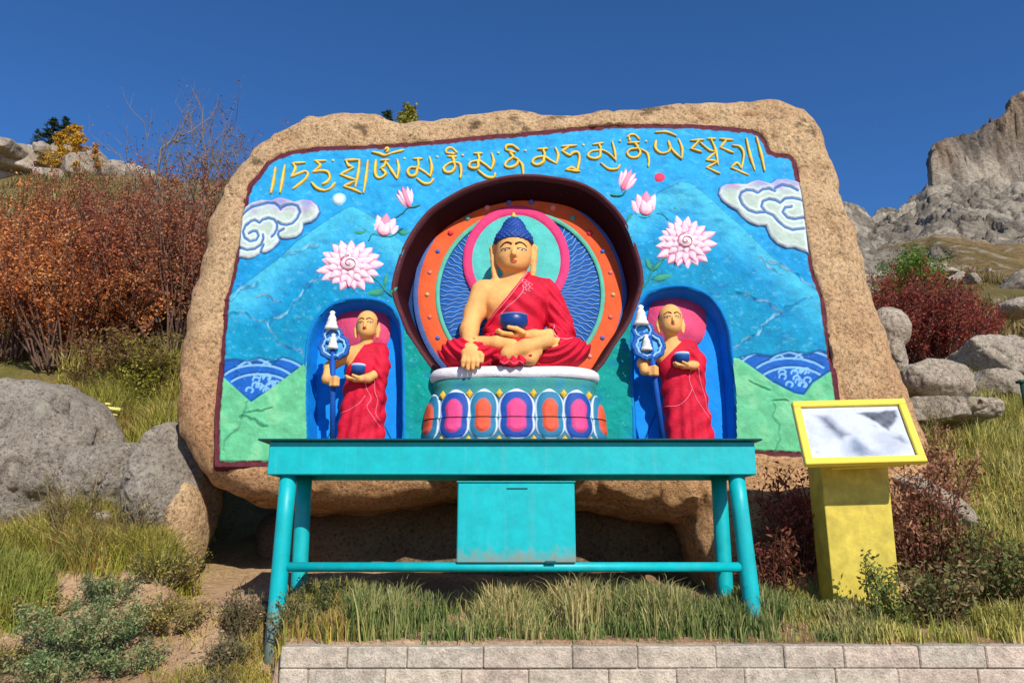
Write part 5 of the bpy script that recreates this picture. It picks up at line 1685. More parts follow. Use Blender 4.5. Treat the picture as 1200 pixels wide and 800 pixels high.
# ================================================================ BOULDERS AND ROCKS
def rock_mesh(name, r, seed, mat, step=.03, cuts=7, rough=.05, sharp=.10, boxy=2, pts=None):
    """a boulder sampled as a solid: blended lumps, flat fracture faces and weathering; r = half sizes"""
    r = np.array(r, float); rr = random.Random(seed)
    m_ = r * 1.25 + .05
    ax = [np.arange(-m_[i], m_[i] + step, step, dtype=np.float32) for i in range(3)]
    X, Y, Z = ax[0][:, None, None], ax[1][None, :, None], ax[2][None, None, :]
    if pts is None:
        d = ((np.abs(X / r[0]) ** boxy + np.abs(Y / r[1]) ** boxy + np.abs(Z / r[2]) ** boxy) ** (1 / boxy) - 1) * r.min()
    else:
        d = None
        for (c, q) in pts:
            e = (np.sqrt(((X - c[0]) / q[0]) ** 2 + ((Y - c[1]) / q[1]) ** 2 + ((Z - c[2]) / q[2]) ** 2) - 1) * min(q)
            d = e if d is None else smin(d, e, .12 * r.min() + .02)
    for k in range(cuts):
        n = np.array((rr.uniform(-1, 1), rr.uniform(-1, 1), rr.uniform(-.6, 1))); n /= np.linalg.norm(n)
        off = rr.uniform(.72, .95) * np.linalg.norm(n * r)
        pl = X * n[0] + Y * n[1] + Z * n[2] - off
        d = -smin(-d, -pl, sharp * r.min())
    o = seed * 3.7
    s = 1.0 / max(r)
    d = d + fbm(X * 2.2 * s + o, Y * 2.2 * s, Z * 2.2 * s, 3, seed) * rough * r.min() * 2 + fbm(X * 9 * s + o, Y * 9 * s, Z * 9 * s, 2, seed + 5) * rough * r.min() * .6
    d = d + .055 * r.min() * (1 - smooth(0, .045, np.abs(fbm(X * 1.5 * s + o, Y * 1.5 * s, Z * 1.5 * s + X * .4 * s, 3, seed + 9))))
    V, F = surface_nets(np.broadcast_to(d, tuple(len(a) for a in ax)).astype(np.float32), [a[0] for a in ax], step)
    ob = mesh_obj(name, V, [F], mat)
    return ob


def rock_at(name, px, py, Y, wpx, hpx, depth, seed, mat, label, group=None, rot=0, cat='boulder', **kw):
    c = at(px, py, Y); a = at(px - wpx / 2, py, Y); b_ = at(px + wpx / 2, py, Y); t = at(px, py - hpx / 2, Y); u = at(px, py + hpx / 2, Y)
    r = ((b_[0] - a[0]) / 2, depth, (t[2] - u[2]) / 2)
    if 'step' not in kw: kw['step'] = max(.016, max(r) / 46)
    o = rock_mesh(name, r, seed, mat, **kw)
    o.location = c; o.rotation_euler = (0, rot, 0)
    return tag(o, label, cat, group)


# big grey boulder at the left with a split lower block
rock_at('boulder', -14, 548, 7.0, 320, 225, .95, 11, M_GREY, 'big rounded grey boulder at the left edge beside the dry bushes', cuts=7, rough=.055, rot=.10, sharp=.05)
rock_at('boulder', 126, 560, 6.75, 98, 108, .45, 12, M_GREY, 'low grey boulder below the split beside the big rounded boulder', cuts=7, rough=.06, rot=.30, sharp=.04)
rock_at('boulder', 202, 574, 6.72, 96, 168, .62, 17, M_GREY, 'brown grey boulder wedged under the left lower corner of the carved boulder', cuts=7, rough=.06, rot=-.1, sharp=.04)
o = rock_at('boulder', 214, 628, 6.5, 52, 150, .30, 19, M_BOULDER, 'tan rock face below the left lower corner of the carved boulder', cuts=5, rough=.05)
a = o.data.color_attributes.new('paint', 'FLOAT_COLOR', 'POINT'); a.data.foreach_set('color', np.ones(len(o.data.vertices) * 4, np.float32))
# bedrock the carved boulder rests on, its colour darkened for the hollow's shade
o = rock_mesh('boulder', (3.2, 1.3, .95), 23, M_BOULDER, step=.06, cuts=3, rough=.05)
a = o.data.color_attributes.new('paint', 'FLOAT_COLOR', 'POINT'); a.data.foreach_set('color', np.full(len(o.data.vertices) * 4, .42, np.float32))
o.location = (.15, 8.0, 1.2); tag(o, 'bedrock boulder darkened for the shade in the hollow under the carved boulder, behind the table', 'boulder')
# right hand side
rock_at('boulder', 1043, 405, 8.9, 54, 106, .34, 31, M_PALE, 'upright pale lichened boulder against the right side of the carved boulder', cuts=3, rough=.05,
        pts=[((.02, 0, .22), (.24, .3, .28)), ((-.06, 0, -.25), (.22, .3, .36))])
rock_at('boulder', 1096, 448, 8.5, 82, 52, .40, 32, M_PALE, 'rounded pale boulder with a crack, right of the carved boulder below the red bush', cuts=4, rough=.05, rot=.12)
rock_at('boulder', 1104, 482, 8.2, 104, 34, .5, 33, M_PALE, 'flat pale slab under the rounded cracked boulder on the right', cuts=9, rough=.08, sharp=.04, boxy=3)
rock_at('boulder', 1172, 424, 10.6, 110, 52, .7, 34, M_PALE, 'wide pale rock slab at the right edge below the red bush', cuts=14, rough=.08, rot=.08, sharp=.03, boxy=4)
rock_at('boulder', 1160, 452, 9.6, 84, 30, .5, 35, M_PALE, 'low pale rock shelf in front of the wide slab on the right', cuts=14, rough=.08, rot=-.05, sharp=.03, boxy=4)
rock_at('boulder', 1192, 362, 15.5, 44, 22, .5, 36, M_PALE, 'small pale rock at the right edge above the wide slab', cuts=5, rough=.06)
rock_at('stone', 1092, 585, 6.1, 120, 34, .2, 37, M_PALE, 'long pale stone lying in the weeds right of the yellow stand', cat='stone', cuts=5, rough=.06, rot=.55)
rock_at('stone', 118, 606, 6.2, 22, 18, .1, 38, M_PALE, 'small pale stone in the grass below the big grey boulder', cat='stone', cuts=5, rough=.06)
# outcrops along the left ridge
rr = random.Random(5)
for k, (px, py, w, h) in enumerate([(22, 188, 60, 26), (50, 196, 44, 34), (75, 186, 26, 30), (95, 200, 40, 26), (30, 214, 70, 24), (8, 206, 40, 22), (120, 204, 34, 26), (145, 212, 40, 26), (70, 214, 44, 20),
                                    (170, 218, 34, 24), (110, 224, 50, 22), (150, 232, 44, 20), (40, 232, 60, 24), (100, 240, 56, 22), (10, 238, 50, 26), (170, 238, 40, 22), (12, 176, 22, 12), (60, 182, 20, 14), (190, 226, 30, 20)]):
    rock_at('outcrop', px, py, 47.5 + rr.uniform(-3, 2), w * 1.15, h * 1.25, 2.0, 60 + k, M_FAR, 'grey granite outcrop along the left ridge top behind the russet bushes', 'granite outcrops on the left ridge', rr.uniform(-.3, .3), 'rock', cuts=16, rough=.07, sharp=.02, boxy=5, step=max(.06, w * .062 / 22))
# stones scattered on the right-hand slope: three shapes, copied
protos = []
for k in range(4):
    o = rock_mesh('stone', (1.0, .8, .5 + .1 * k), 80 + k, M_FAR, step=.06, cuts=14, rough=.08, sharp=.02, boxy=4)
    protos.append(o)
tagd = 'pale stone scattered on the dry slope under the right cliff'
spots = []
rr = random.Random(12)
while len(spots) < 64:
    px, Y = rr.uniform(1020, 1235), rr.uniform(19, 50)
    x = (px - 600) / FPX * Y
    spots.append((x, Y, rr.uniform(.12, .5) * (.6 + Y / 40)))
for k, (x, y, s) in enumerate(spots):
    o = protos[k] if k < 4 else protos[k % 4].copy()
    if k >= 4: COL.objects.link(o)
    xx = x; o.location = (xx, y, float(ground(xx, y)) + s * .1)
    o.scale = (s * rr.uniform(.8, 1.9), s, s * rr.uniform(.6, 1.1)); o.rotation_euler = (rr.uniform(-.2, .2), rr.uniform(-.2, .3), rr.uniform(0, 6.28))
    tag(o, tagd, 'stone', 'stones scattered on the right slope')
# a small pale yellow wooden offcut lying on the grass behind the big boulder
mb = MB()
p = at(128, 484, 7.35)
for (dx, dz, w, h, sk) in ((0, 0, .16, .035, .02), (.05, .05, .12, .03, -.02), (-.03, .09, .05, .02, .01)):
    mb.box((dx - w / 2, -.03 + sk, dz - h / 2), (dx + w / 2, .05 + sk, dz + h / 2), .004, L(238, 220, 122))
o = mb.build('wood_scrap', M_PAINT_FINE, None, False); o.location = p; o.rotation_euler = (.1, .10, .2)
tag(o, 'pale yellow scrap of boards lying behind the big grey boulder', 'scrap')
# green post at the right edge
p = at(1202, 470, 7.6)
g0 = float(ground(p[0], p[1]))
post = empty('metal_post', (p[0], p[1], g0), 'dark green metal post at the right edge of the slope', 'post')
ht = at(1197, 449, 7.6)[2] - g0
mb = MB(); mb.tube([(0, 0, -.1), (0, 0, ht * .5), (0, 0, ht)], .028, sides=12, col=L(26, 70, 60)); mb.build('shaft', M_PAINT_FINE, post)
mb = MB(); mb.box((-.05, -.04, ht + .001), (.12, .04, ht + .03), .006, L(26, 70, 60)); mb.build('cap', M_PAINT_FINE, post, False)

# ================================================================ PLANTS
def bush(name, base, height, radius, nshoot, nleaf, leaf, palette, seed, label, group=None, lean=0.0, cat='bush', twig=L(128, 100, 84), spread=1.0, bare=.0, trunk_name='stems', top_bias=.75, wr=.55):
    """a shrub of many thin branching shoots with separate leaves along them"""
    rng = np.random.default_rng(seed)
    root = empty(name, base, label, cat, group)
    st = MB(); C = []; A = []
    pal = np.array(palette)
    for k in range(nshoot):
        th = rng.uniform(0, 2 * math.pi); r0 = radius * .28 * math.sqrt(rng.uniform(0, 1)); r1 = radius * math.sqrt(rng.uniform(.02, 1)) * spread
        h = height * rng.uniform(.55, 1.0) * (1 - .35 * (r1 / (radius * spread)) ** 2)
        b0 = np.array((math.cos(th) * r0, math.sin(th) * r0, -.05)); b1 = np.array((math.cos(th) * r1 + lean * h, math.sin(th) * r1, h))
        t = np.linspace(0, 1, 7)[:, None]
        P = b0 * (1 - t) + b1 * t
        P[:, :2] += (np.sin(t * math.pi) * rng.normal(0, .06 * height, 2)) * 1.0
        P[:, 2] = b0[2] + (b1[2] - b0[2]) * (t[:, 0] ** .85)
        rad = .006 + .004 * height
        st.tube(P, rad, rad * .25, sides=4, caps=False, col=twig * rng.uniform(.7, 1.2))
        for q in range(4):
            u = rng.uniform(.3, .95); i = u * 6; i0 = int(i); p = P[i0] + (P[min(i0 + 1, 6)] - P[i0]) * (i - i0)
            dv = rng.normal(size=3) * (.7, .7, .35) + (0, 0, .75); dv /= np.linalg.norm(dv)
            ln = height * rng.uniform(.12, .26)
            e = p + dv * ln
            st.tube([p, (p + e) / 2 + rng.normal(0, .01, 3), e], rad * .45, rad * .15, sides=3, caps=False, col=twig * rng.uniform(.7, 1.2))
            if rng.uniform() < bare: continue
            m_ = max(1, int(nleaf / nshoot / 4 * .8)); uu = rng.uniform(.15, 1.05, m_)[:, None]
            C.append(p + (e - p) * uu + rng.normal(0, leaf * .9, (m_, 3))); A.append(np.tile(dv, (m_, 1)))
        if rng.uniform() >= bare:
            m_ = max(1, int(nleaf / nshoot * .35)); uu = (rng.uniform(.12, 1, m_) ** top_bias)
            ii = np.clip((uu * 6).astype(int), 0, 5); fr_ = (uu * 6 - ii)[:, None]
            C.append(P[ii] + (P[ii + 1] - P[ii]) * fr_ + rng.normal(0, leaf * 1.1, (m_, 3))); A.append(np.tile((b1 - b0) / np.linalg.norm(b1 - b0), (m_, 1)))
    st.build(trunk_name, M_BARK, root)
    if C:
        C = np.vstack(C); A = np.vstack(A); n = len(C)
        A = A * .5 + rand_dirs(n, rng); A /= np.linalg.norm(A, axis=1)[:, None]
        B = perp(A, rng)
        ci = rng.integers(0, len(pal), n)
        cl_ = fbm(C[:, 0] * 3 / max(.6, radius), C[:, 1] * 3 / max(.6, radius), C[:, 2] * 3 / max(.6, radius), 2, seed)
        sh = np.clip(.5 + .5 * cl_ * 1.6 + rng.normal(0, .25, n), 0, .999)
        ci = (sh * len(pal)).astype(int)
        col = pal[ci] * rng.uniform(.75, 1.2, (n, 1))
        MB().leaves(C, A, B, leaf * rng.uniform(.7, 1.4, n), leaf * wr * rng.uniform(.7, 1.3, n), col).build('foliage', M_LEAF, root, False)
    return root


def bright(pal, k): return [np.minimum(c * k, .85) for c in pal]


def gpos(px, Y, sink=.0):
    x = (px - 600) / FPX * Y * .985
    return (x, Y, float(ground(x, Y)) - sink)


RUST = [L(98, 52, 36), L(122, 62, 38), L(140, 76, 44), L(156, 88, 50), L(150, 100, 58), L(176, 108, 60)]
RUST2 = [L(104, 52, 48), L(124, 62, 52), L(140, 74, 54), L(150, 90, 60), L(120, 84, 52)]
RUST = bright([L(120, 62, 36), L(150, 80, 42), L(170, 96, 52), L(186, 118, 64), L(150, 100, 58), L(196, 134, 78)], 1.45); RUST2 = bright([L(124, 66, 48), L(148, 84, 58), L(162, 98, 66), L(150, 100, 70), L(130, 90, 64)], 1.42)
DUSK = bright([L(92, 66, 44), L(112, 84, 50), L(120, 98, 58), L(128, 78, 48)], 1.4)
bl_ = [(-18, 9.6, 2.25, 1.35, RUST, 'bright rust brown bush at the far left edge above the big boulder'), (58, 9.3, 2.2, 1.3, RUST, 'thick orange brown bush above the big grey boulder'),
       (128, 9.8, 2.35, 1.25, RUST2, 'russet bush between the orange brown bush and the carved boulder, tall'), (196, 9.7, 2.75, 1.2, RUST2, 'dark reddish bush touching the left edge of the carved boulder'),
       (20, 11.6, 2.45, 1.6, RUST, 'rust bush at the left, second row up the bank'), (110, 11.8, 2.45, 1.5, RUST2, 'russet bush in the second row under the yellow larch'),
       (185, 11.6, 2.5, 1.4, RUST2, 'tall thin leaved purple brown bush, second row beside the carved boulder'), (250, 10.6, 2.7, 1.1, DUSK, 'half bare brown bush mostly hidden behind the left side of the carved boulder'),
       (-70, 10.6, 2.9, 1.5, RUST, 'rust bush outside the left edge of the photo')]
for k, (px, Y, h, r, pal, lab) in enumerate(bl_[:8]):
    bush('dry_bush', gpos(px, Y), h, r, 76, 17000 if k != 7 else 6000, .040, pal, 200 + k, lab, 'dry russet bushes on the left bank', bare=.06 if k < 6 else .35)
# undergrowth of the bank under the bushes
for k, (px, Y, h, r, pal, lab) in enumerate([(110, 8.6, .9, .6, DUSK, 'low brown scrub bush under the russet bushes behind the big boulder'), (180, 8.7, .9, .7, [L(104, 92, 40), L(128, 112, 48), L(142, 126, 60)], 'olive scrub bush beside the carved boulder'),
                                             (148, 8.4, .75, .25, [L(150, 146, 50), L(128, 130, 48), L(170, 160, 70)], 'small upright yellow green shrub in the grass behind the big boulder')]):
    bush('scrub', gpos(px, Y), h, r, 34, 3600, .04, pal, 230 + k, lab)

RED = bright([L(112, 48, 42), L(134, 58, 48), L(150, 70, 56), L(160, 88, 64), L(140, 56, 46)], 1.2)
bush('red_bush', gpos(1072, 12.0, .1), 2.1, 1.05, 66, 12000, .045, RED, 240, 'red leaved autumn bush next to the right side of the carved boulder', 'red bushes on the right slope')
bush('red_bush', gpos(1122, 11.8, .1), 1.9, .95, 66, 12000, .045, [c * .92 for c in RED], 241, 'wide dark red bush above the rounded cracked boulder', 'red bushes on the right slope')
bush('red_bush', gpos(1150, 12.6, .0), 1.5, .75, 50, 7000, .045, RED, 242, 'smaller red bush at the right end of the red bushes', 'red bushes on the right slope')
bush('green_bush', gpos(1104, 15.5, .0), 2.5, .55, 60, 14000, .06, bright([L(74, 104, 30), L(96, 124, 38), L(116, 140, 50)], 1.3), 243, 'bright green bush standing above the red bushes', spread=.9)

# climbing dead plants round the stand and the boulder foot
DEAD = bright([L(96, 56, 44), L(120, 74, 56), L(138, 96, 70), L(150, 114, 84)], 1.45)
for k, (px, Y, h, r, n, pal, lab) in enumerate([(925, 5.75, .85, .28, 1500, bright([L(110, 48, 44), L(132, 62, 52), L(96, 60, 44)], 1.4), 'dark red withered weed between the table and the yellow stand'),
                                              (1068, 5.7, 1.05, .32, 2200, DEAD, 'withered reddish weed close behind the yellow stand'),
                                              (1092, 6.2, 1.0, .40, 2200, DEAD, 'withered brown weed right of the yellow stand above the long stone'),
                                              (1125, 5.6, .6, .34, 1500, bright([L(86, 92, 50), L(108, 108, 56), L(120, 84, 60)], 1.4), 'low mixed green and brown weed right of the yellow stand'),
                                              (1160, 5.3, .5, .36, 1500, bright([L(70, 80, 40), L(96, 98, 48), L(118, 104, 62)], 1.4), 'dark green leafy weed near the right end of the wall'),
                                              (900, 5.55, .6, .25, 900, [L(120, 56, 48), L(130, 84, 58)], 'small withered weed beside the right table leg'),
                                              (1075, 5.15, .45, .3, 1300, bright([L(84, 92, 50), L(112, 104, 62), L(128, 112, 76)], 1.4), 'leafy weed at the foot of the yellow stand on its right')]):
    bush('weed', gpos(px, Y, .02), h, r, 26, n, .042, pal, 260 + k, lab, 'weeds round the yellow stand', cat='weed', twig=L(110, 76, 58), wr=.42)
for k, (px, Y, h, r, n, pal, lab) in enumerate([(1008, 5.0, .52, .05, 240, [L(116, 132, 66), L(140, 140, 78), L(96, 116, 58)], 'thin green weed climbing up the front of the yellow stand'),
                                                (1028, 5.02, .40, .06, 260, [L(104, 120, 60), L(132, 134, 74)], 'short green weed in front of the right corner of the yellow stand')]):
    bush('weed', gpos(px, Y, .02), h, r, 5, n, .034, pal, 280 + k, lab, cat='weed', twig=L(120, 120, 70), spread=1.6)
# leafy weeds on the dirt bank at the left
HERB = bright([L(84, 108, 66), L(104, 126, 78), L(126, 146, 92), L(136, 140, 92), L(146, 132, 92)], 1.3)
OLV = bright([L(122, 116, 56), L(146, 134, 66), L(164, 148, 78), L(134, 106, 60)], 1.25)
for k, (px, Y, h, r, n, pal, lab) in enumerate([(128, 5.1, .42, .36, 5200, HERB, 'biggest clump of blue green weeds on the dirt at the lower left'), (100, 4.9, .22, .26, 2200, HERB, 'low green weed clump in front of the biggest blue green clump'),
                                              (180, 5.0, .20, .22, 1500, HERB, 'green weed clump on the dirt right of the biggest clump'), (222, 5.3, .24, .24, 1600, OLV, 'olive weed clump on the dirt below the carved boulder'),
                                              (64, 5.35, .2, .24, 1200, OLV, 'olive weed clump left above the biggest blue green clump'), (10, 4.85, .14, .16, 700, HERB, 'small green weed clump at the lower left edge'),
                                              (284, 4.95, .26, .12, 800, bright([L(96, 98, 64), L(116, 108, 72), L(128, 104, 76)], 1.4), 'grey green weed beside the left front table leg'), (262, 4.62, .14, .2, 800, bright([L(98, 92, 66), L(116, 100, 74)], 1.4), 'low grey weed left of the end of the wall'),
                                              (308, 4.42, .16, .16, 700, [L(124, 100, 66), L(140, 116, 78)], 'brown weed at the corner of the wall'), (205, 5.75, .30, .26, 1500, OLV, 'olive weed at the mouth of the hollow under the carved boulder'),
                                              (150, 5.5, .22, .22, 1100, HERB, 'small green weed between the olive grass and the biggest blue green clump'), (30, 5.0, .2, .2, 900, OLV, 'small olive weed on the dirt near the left edge'),
                                              (300, 5.25, .36, .16, 700, [L(116, 84, 62), L(110, 100, 64)], 'thin brown weed behind the left front table leg'), (385, 5.2, .28, .22, 1500, bright([L(74, 88, 46), L(98, 104, 56)], 1.4), 'dark green weed under the left end of the table'),
                                              (355, 5.0, .22, .16, 900, bright([L(86, 92, 52), L(116, 108, 66)], 1.4), 'small green weed right of the left front table leg')]):
    bush('weed', gpos(px, Y, .01), h, r, 40, n, .025, pal, 300 + k, lab, 'weeds on the dirt bank', cat='weed', twig=L(120, 110, 78), spread=1.25, wr=.40)


def grass(name, n, sample, hgt, width, palette, seed, lean=.35, seeds=0.0):
    """bent three-part blades, one mesh"""
    rng = np.random.default_rng(seed)
    xy, hs = sample(rng, n)
    n = len(xy)
    z = ground(xy[:, 0], xy[:, 1])
    h = hgt * hs * rng.uniform(.5, 1.15, n)
    th = rng.uniform(0, 2 * math.pi, n); ln = np.abs(rng.normal(0, lean, n)) * h
    d = np.stack([np.cos(th), np.sin(th), np.zeros(n)], 1)
    f = rng.uniform(0, 2 * math.pi, n)
    sd = np.stack([np.cos(f), np.sin(f), np.zeros(n)], 1)
    base = np.column_stack([xy, z - .02])
    w = (width * rng.uniform(.6, 1.3, n))[:, None]
    up = np.array((0, 0, 1.0))
    m1 = base + up * (h * .55)[:, None] + d * (ln * .3)[:, None]
    m2 = base + up * (h * .9)[:, None] + d * (ln * .72)[:, None]
    tip = base + up * (h)[:, None] + d * (ln * 1.15)[:, None]
    V = np.stack([base - sd * w * .5, base + sd * w * .5, m1 + sd * w * .42, m1 - sd * w * .42, m2 + sd * w * .25, m2 - sd * w * .25, tip], 1).reshape(-1, 3)
    o = np.arange(n)[:, None] * 7
    pal = np.array(palette)
    cl_ = np.clip(.5 + .7 * fbm(xy[:, 0] * 2.4, xy[:, 1] * 2.4, 0, 3, seed) + rng.normal(0, .2, n), 0, .999)
    c = pal[(cl_ * len(pal)).astype(int)] * rng.uniform(.75, 1.2, (n, 1))
    c7 = np.repeat(c[:, None, :], 7, 1).copy()
    tipc = L(214, 192, 130)
    k = rng.uniform(0, .75, n)[:, None]
    c7[:, 6] = c7[:, 6] * (1 - k) + tipc * k; c7[:, 4:6] = c7[:, 4:6] * (1 - k * .5)[:, None] + tipc * (k * .5)[:, None]
    ob = MB().add(V, [o + np.array((0, 1, 2, 3)), o + np.array((3, 2, 4, 5)), o + np.array((5, 4, 6))], c7.reshape(-1, 3)).build(name, M_GRASS, None)
    return tag(ob, kind='stuff')


def strip(px0, px1, Y0, Y1, clump=.0, hfun=None, thr=-.25, freq=2.2, seed=0):
    def f(rng, n):
        Y = rng.uniform(Y0, Y1, n * 2); px = rng.uniform(px0, px1, n * 2)
        x = (px - 600) / FPX * Y * .97
        if clump:
            k = max(8, n // 45); ci = rng.integers(0, k, n * 2)
            cx, cy = x[:k], Y[:k]
            x = cx[ci] + rng.normal(0, clump, n * 2); Y = cy[ci] + rng.normal(0, clump, n * 2)
        dn = fbm(x * freq, Y * freq, 0, 3, 400 + seed)
        ok = dn > thr + rng.normal(0, .12, n * 2)
        x, Y, dn = x[ok][:n], Y[ok][:n], dn[ok][:n]
        hs = .75 + .6 * smooth(-.3, .5, dn)
        if hfun is not None: hs = hs * hfun(x, Y)
        return np.column_stack([x, Y]), hs
    return f


G_FRONT = bright([L(64, 86, 42), L(80, 100, 48), L(96, 112, 56), L(112, 122, 66), L(138, 134, 80), L(168, 152, 100)], 1.4)
G_OLIVE = bright([L(120, 118, 40), L(138, 132, 48), L(150, 140, 60), L(128, 104, 52), L(150, 120, 66), L(104, 112, 44)], 1.5)
G_RIGHT = bright([L(110, 116, 46), L(134, 134, 58), L(158, 148, 72), L(176, 160, 92), L(92, 104, 44)], 1.5)
# behind the wall, in front of and under the table
grass('grass', 12500, strip(395, 1010, 4.70, 5.40, .05, lambda x, y: (.75 + .5 * smooth(4.75, 5.0, y) - .45 * smooth(5.15, 5.4, y)) * (1 - .4 * smooth(1.6, 2.0, x)), .0), .17, .008, G_FRONT, 401)
grass('grass', 5200, strip(405, 900, 4.74, 5.25, .035, None, .1, seed=2), .24, .008, G_FRONT, 402, lean=.3)
grass('grass', 2600, strip(335, 430, 4.72, 5.4, .05, None, -.2, seed=3), .16, .008, G_OLIVE, 403)
grass('grass', 9000, strip(900, 1260, 4.70, 6.2, .06, lambda x, y: .55 + .5 * smooth(2.4, 2.8, x), -.15, seed=4), .15, .008, G_RIGHT, 404)
grass('grass', 16000, strip(1085, 1275, 5.6, 9.2, .09, None, -.35, seed=5), .30, .009, G_RIGHT, 405, lean=.45)
grass('grass', 7000, strip(1085, 1260, 9.0, 12.5, .12, None, -.2, 1.2, seed=6), .26, .014, G_RIGHT, 406)
# left bank
grass('grass', 13000, strip(-40, 225, 5.75, 6.45, .06, None, -.25, seed=7), .24, .007, G_OLIVE, 407, lean=.6)
grass('grass', 3500, strip(-40, 60, 5.3, 5.9, .05, None, -.2, seed=8), .26, .008, [L(128, 140, 48), L(150, 150, 58), L(110, 124, 44)], 408)
grass('grass', 15000, strip(60, 235, 7.5, 9.2, .10, None, -.4, seed=9), .38, .011, bright([L(132, 132, 44), L(150, 148, 54), L(116, 116, 44), L(160, 146, 70), L(134, 112, 52)], 1.35), 409, lean=.5)
grass('grass', 4500, strip(-40, 330, 4.2, 5.6, .05, None, .10, 1.6, seed=10), .09, .006, G_OLIVE, 410, lean=.6)
grass('grass', 4000, strip(-40, 60, 6.6, 6.9, .06, None, -.2, seed=11), .30, .008, [L(112, 124, 50), L(136, 136, 60)], 411)
# tussocks on the far slopes
grass('grass', 9000, strip(-60, 260, 13, 46, .35, None, -.1, .3, seed=12), .62, .05, bright([L(120, 104, 58), L(138, 118, 66), L(104, 88, 52), L(96, 92, 48)], 1.1), 412, lean=.6)
grass('grass', 12000, strip(1000, 1260, 13, 48, .35, None, -.1, .3, seed=13), .50, .05, bright([L(140, 116, 70), L(150, 126, 76), L(120, 98, 62), L(112, 102, 58)], 1.15), 413, lean=.6)
# tall seed stalks here and there
for k, (px, Y, h, r, n, lab) in enumerate([(90, 6.05, .75, .28, 260, 'thin dry stalks rising before the big grey boulder'), (160, 6.0, .55, .22, 260, 'yellow green tall weed between the grey boulders'),
                                         (1085, 7.6, .8, .4, 400, 'tall pale stalks on the right slope above the long stone')]):
    bush('tall_weed', gpos(px, Y), h, r, 22, n, .026, [L(136, 128, 60), L(116, 112, 60), L(150, 134, 84)], 420 + k, lab, cat='weed', twig=L(140, 120, 84), bare=.2)

# ================================================================ TREES ON THE SKYLINE
def conifer(px, py_base, py_top, Y, palette, seed, label, wide=.28, n=2600, name='larch_tree', group=None):
    b = at(px, py_base, Y); t = at(px, py_top, Y); h = t[2] - b[2]
    rng = np.random.default_rng(seed)
    root = empty(name, b, label, 'tree', group)
    tr = MB().tube([(0, 0, -h * .12), (h * .01, 0, h * .5), (0, 0, h * .98)], h * .028, h * .006, sides=8, col=L(84, 66, 50))
    C = []; A = []
    nb = 46
    for k in range(nb):
        u = rng.uniform(.06, .98); th = rng.uniform(0, 2 * math.pi); ln = h * wide * (1 - u) ** .75 * rng.uniform(.6, 1.15) + h * .03
        p = np.array((0, 0, h * u)); dv = np.array((math.cos(th), math.sin(th), rng.uniform(-.15, .35))); e = p + dv * ln
        tr.tube([p, (p + e) / 2 - (0, 0, .03 * h * (1 - u)), e], h * .008, h * .002, sides=4, caps=False, col=L(84, 66, 50))
        m_ = n // nb; uu = rng.uniform(.1, 1.05, m_)[:, None]
        C.append(p + (e - p) * uu + rng.normal(0, h * .022, (m_, 3)) * (1, 1, .8)); A.append(np.tile(dv, (m_, 1)))
    tr.build('trunk', M_BARK, root)
    C = np.vstack(C); A = np.vstack(A) + rand_dirs(len(C), rng) * 1.2; A /= np.linalg.norm(A, axis=1)[:, None]
    pal = np.array(palette); col = pal[rng.integers(0, len(pal), len(C))] * rng.uniform(.75, 1.2, (len(C), 1))
    MB().leaves(C, A, perp(A, rng), h * .045 * rng.uniform(.7, 1.4, len(C)), h * .024, col).build('crown', M_LEAF, root, False)


YEL = [L(206, 156, 40), L(222, 176, 56), L(184, 136, 40), L(196, 160, 70)]
DKG = [L(38, 54, 36), L(50, 68, 42), L(62, 78, 48)]
conifer(80, 212, 148, 44, YEL, 501, 'bright yellow larch on the left ridge', .42, 3600, group='yellow larches on the ridge')
conifer(66, 200, 152, 44.5, YEL, 502, 'golden larch leaning against the brightest larch on the left ridge', .40, 2400, group='yellow larches on the ridge')
conifer(107, 206, 168, 44, [L(196, 136, 50), L(206, 156, 60)], 503, 'small orange yellow larch right of the others on the left ridge', .30, 1600, group='yellow larches on the ridge')
conifer(56, 178, 138, 58, DKG, 504, 'dark green pine behind the yellow larch', .42, 3000, name='pine_tree', group='dark pines on the left ridge')
conifer(71, 176, 138, 59, DKG, 505, 'dark green pine with its top right above the yellow larch', .36, 2400, name='pine_tree', group='dark pines on the left ridge')
conifer(42, 172, 150, 58, DKG, 506, 'small dark pine at the left end of the ridge trees', .34, 1500, name='pine_tree', group='dark pines on the left ridge')
# tips showing over the top of the carved boulder
conifer(476, 210, 124, 40, [L(128, 132, 46), L(150, 150, 60), L(176, 160, 66)], 507, 'yellow green larch tip over the top edge of the carved boulder', .30, 3000)
conifer(452, 190, 129, 42, DKG, 508, 'dark larch tip left of the yellow green tip above the carved boulder', .20, 1600, name='pine_tree')


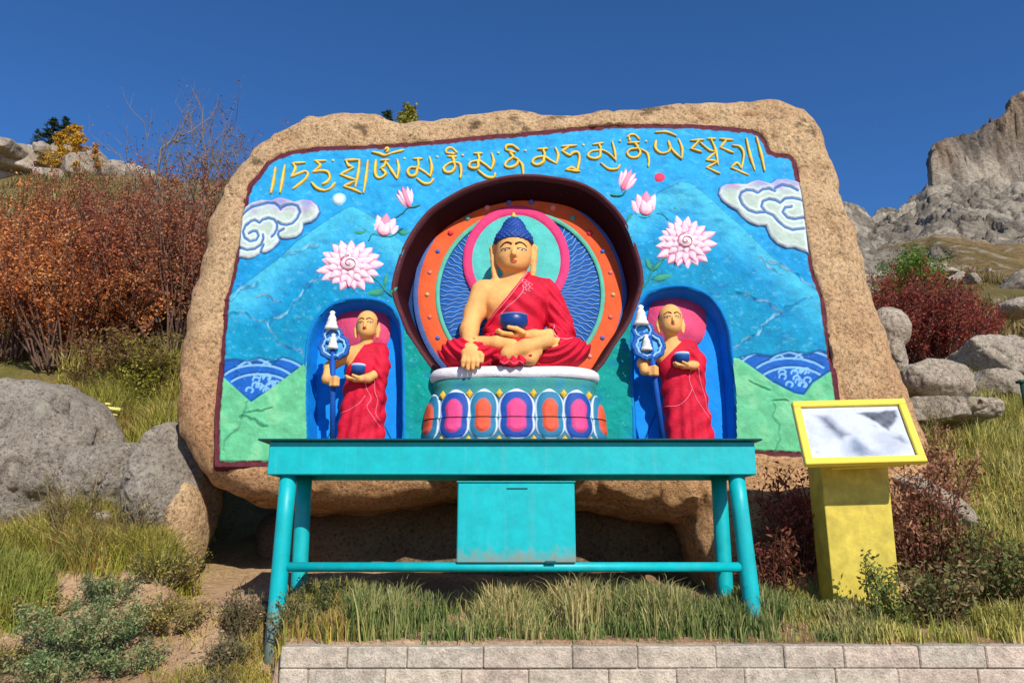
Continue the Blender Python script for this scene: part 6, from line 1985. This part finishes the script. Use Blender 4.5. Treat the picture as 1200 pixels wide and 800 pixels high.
def bare_tree(px, Y, py_top, seed, label, dx=0.0, nl=500, pal=DUSK):
    b = np.array(gpos(px, Y)); h = at(px, py_top, Y)[2] - b[2]
    rng = np.random.default_rng(seed)
    root = empty('bare_tree', b, label, 'tree', 'bare trees among the bushes')
    tr = MB(); C = []

    def br(p, d, ln, r, lev):
        n = 5; P = [p]
        for i in range(n):
            d = d + rng.normal(0, .09, 3) + np.array((0, 0, .05)); d /= np.linalg.norm(d)
            P.append(P[-1] + d * ln / n)
        tr.tube(P, r, r * .45, sides=6 if lev == 0 else 4, caps=False, col=L(140, 126, 112) * rng.uniform(.7, 1.1))
        if lev >= 3:
            C.extend(P[2:]); return
        for k in range((9, 6, 4)[lev]):
            i = rng.integers(2 if lev == 0 else 1, n + 1)
            a = rng.normal(size=3); a -= d * (a @ d); a /= np.linalg.norm(a)
            nd = d * .8 + a * rng.uniform(.35, .75); nd /= np.linalg.norm(nd)
            br(P[i], nd, ln * rng.uniform(.38, .58), r * .42, lev + 1)
    br(np.array((0, 0, -.1)), np.array((dx, 0, 1.0)) / math.hypot(dx, 1), h * .82, .018 + .006 * h, 0)
    tr.build('trunk', M_BARK, root)
    C = np.array(C); i = rng.integers(0, len(C), nl); P = C[i] + rng.normal(0, .04, (nl, 3)); A = rand_dirs(nl, rng)
    MB().leaves(P, A, perp(A, rng), .045, .03, np.array(pal)[rng.integers(0, len(pal), nl)]).build('foliage', M_LEAF, root, False)


bare_tree(160, 12.6, 122, 601, 'bare grey birch with a leaning top rising over the russet bushes', -.30, 260)
bare_tree(188, 12.4, 160, 602, 'second bare tree, upright and thin, right of the leaning birch', -.02, 360)
bare_tree(214, 12.2, 176, 603, 'low bare tree between the upright thin tree and the carved boulder', .06, 500)
bare_tree(238, 12.0, 168, 604, 'bare reddish twigged tree at the left shoulder of the carved boulder', .12, 520)


# loose gravel and pebbles on the bare soil
rng = np.random.default_rng(77)
mb = MB(); base_ = MB().ball((0, 0, 0), 1.0, 7, 5); BV, BF = base_.V[0], base_.F
k = 0
while k < 900:
    if k < 640: px, Y = rng.uniform(-60, 330), rng.uniform(4.3, 5.9)
    else: px, Y = rng.uniform(340, 1220), rng.uniform(4.69, 5.3)
    x = (px - 600) / FPX * Y * .98
    r = .004 + .016 * rng.uniform() ** 3.5
    sc = r * rng.uniform(.6, 1.3, 3); sc[2] *= .7
    V = BV * (1 + rng.normal(0, .12, (len(BV), 1))) * sc + (x, Y, float(ground(x, Y)) + sc[2] * .3)
    tone_ = L(206, 178, 146) if rng.uniform() < .6 else L(150, 136, 120)
    mb.add(V, BF, tone_ * rng.uniform(.6, 1.1)); k += 1
tag(mb.build('gravel', M_SOIL, None, False), kind='stuff')
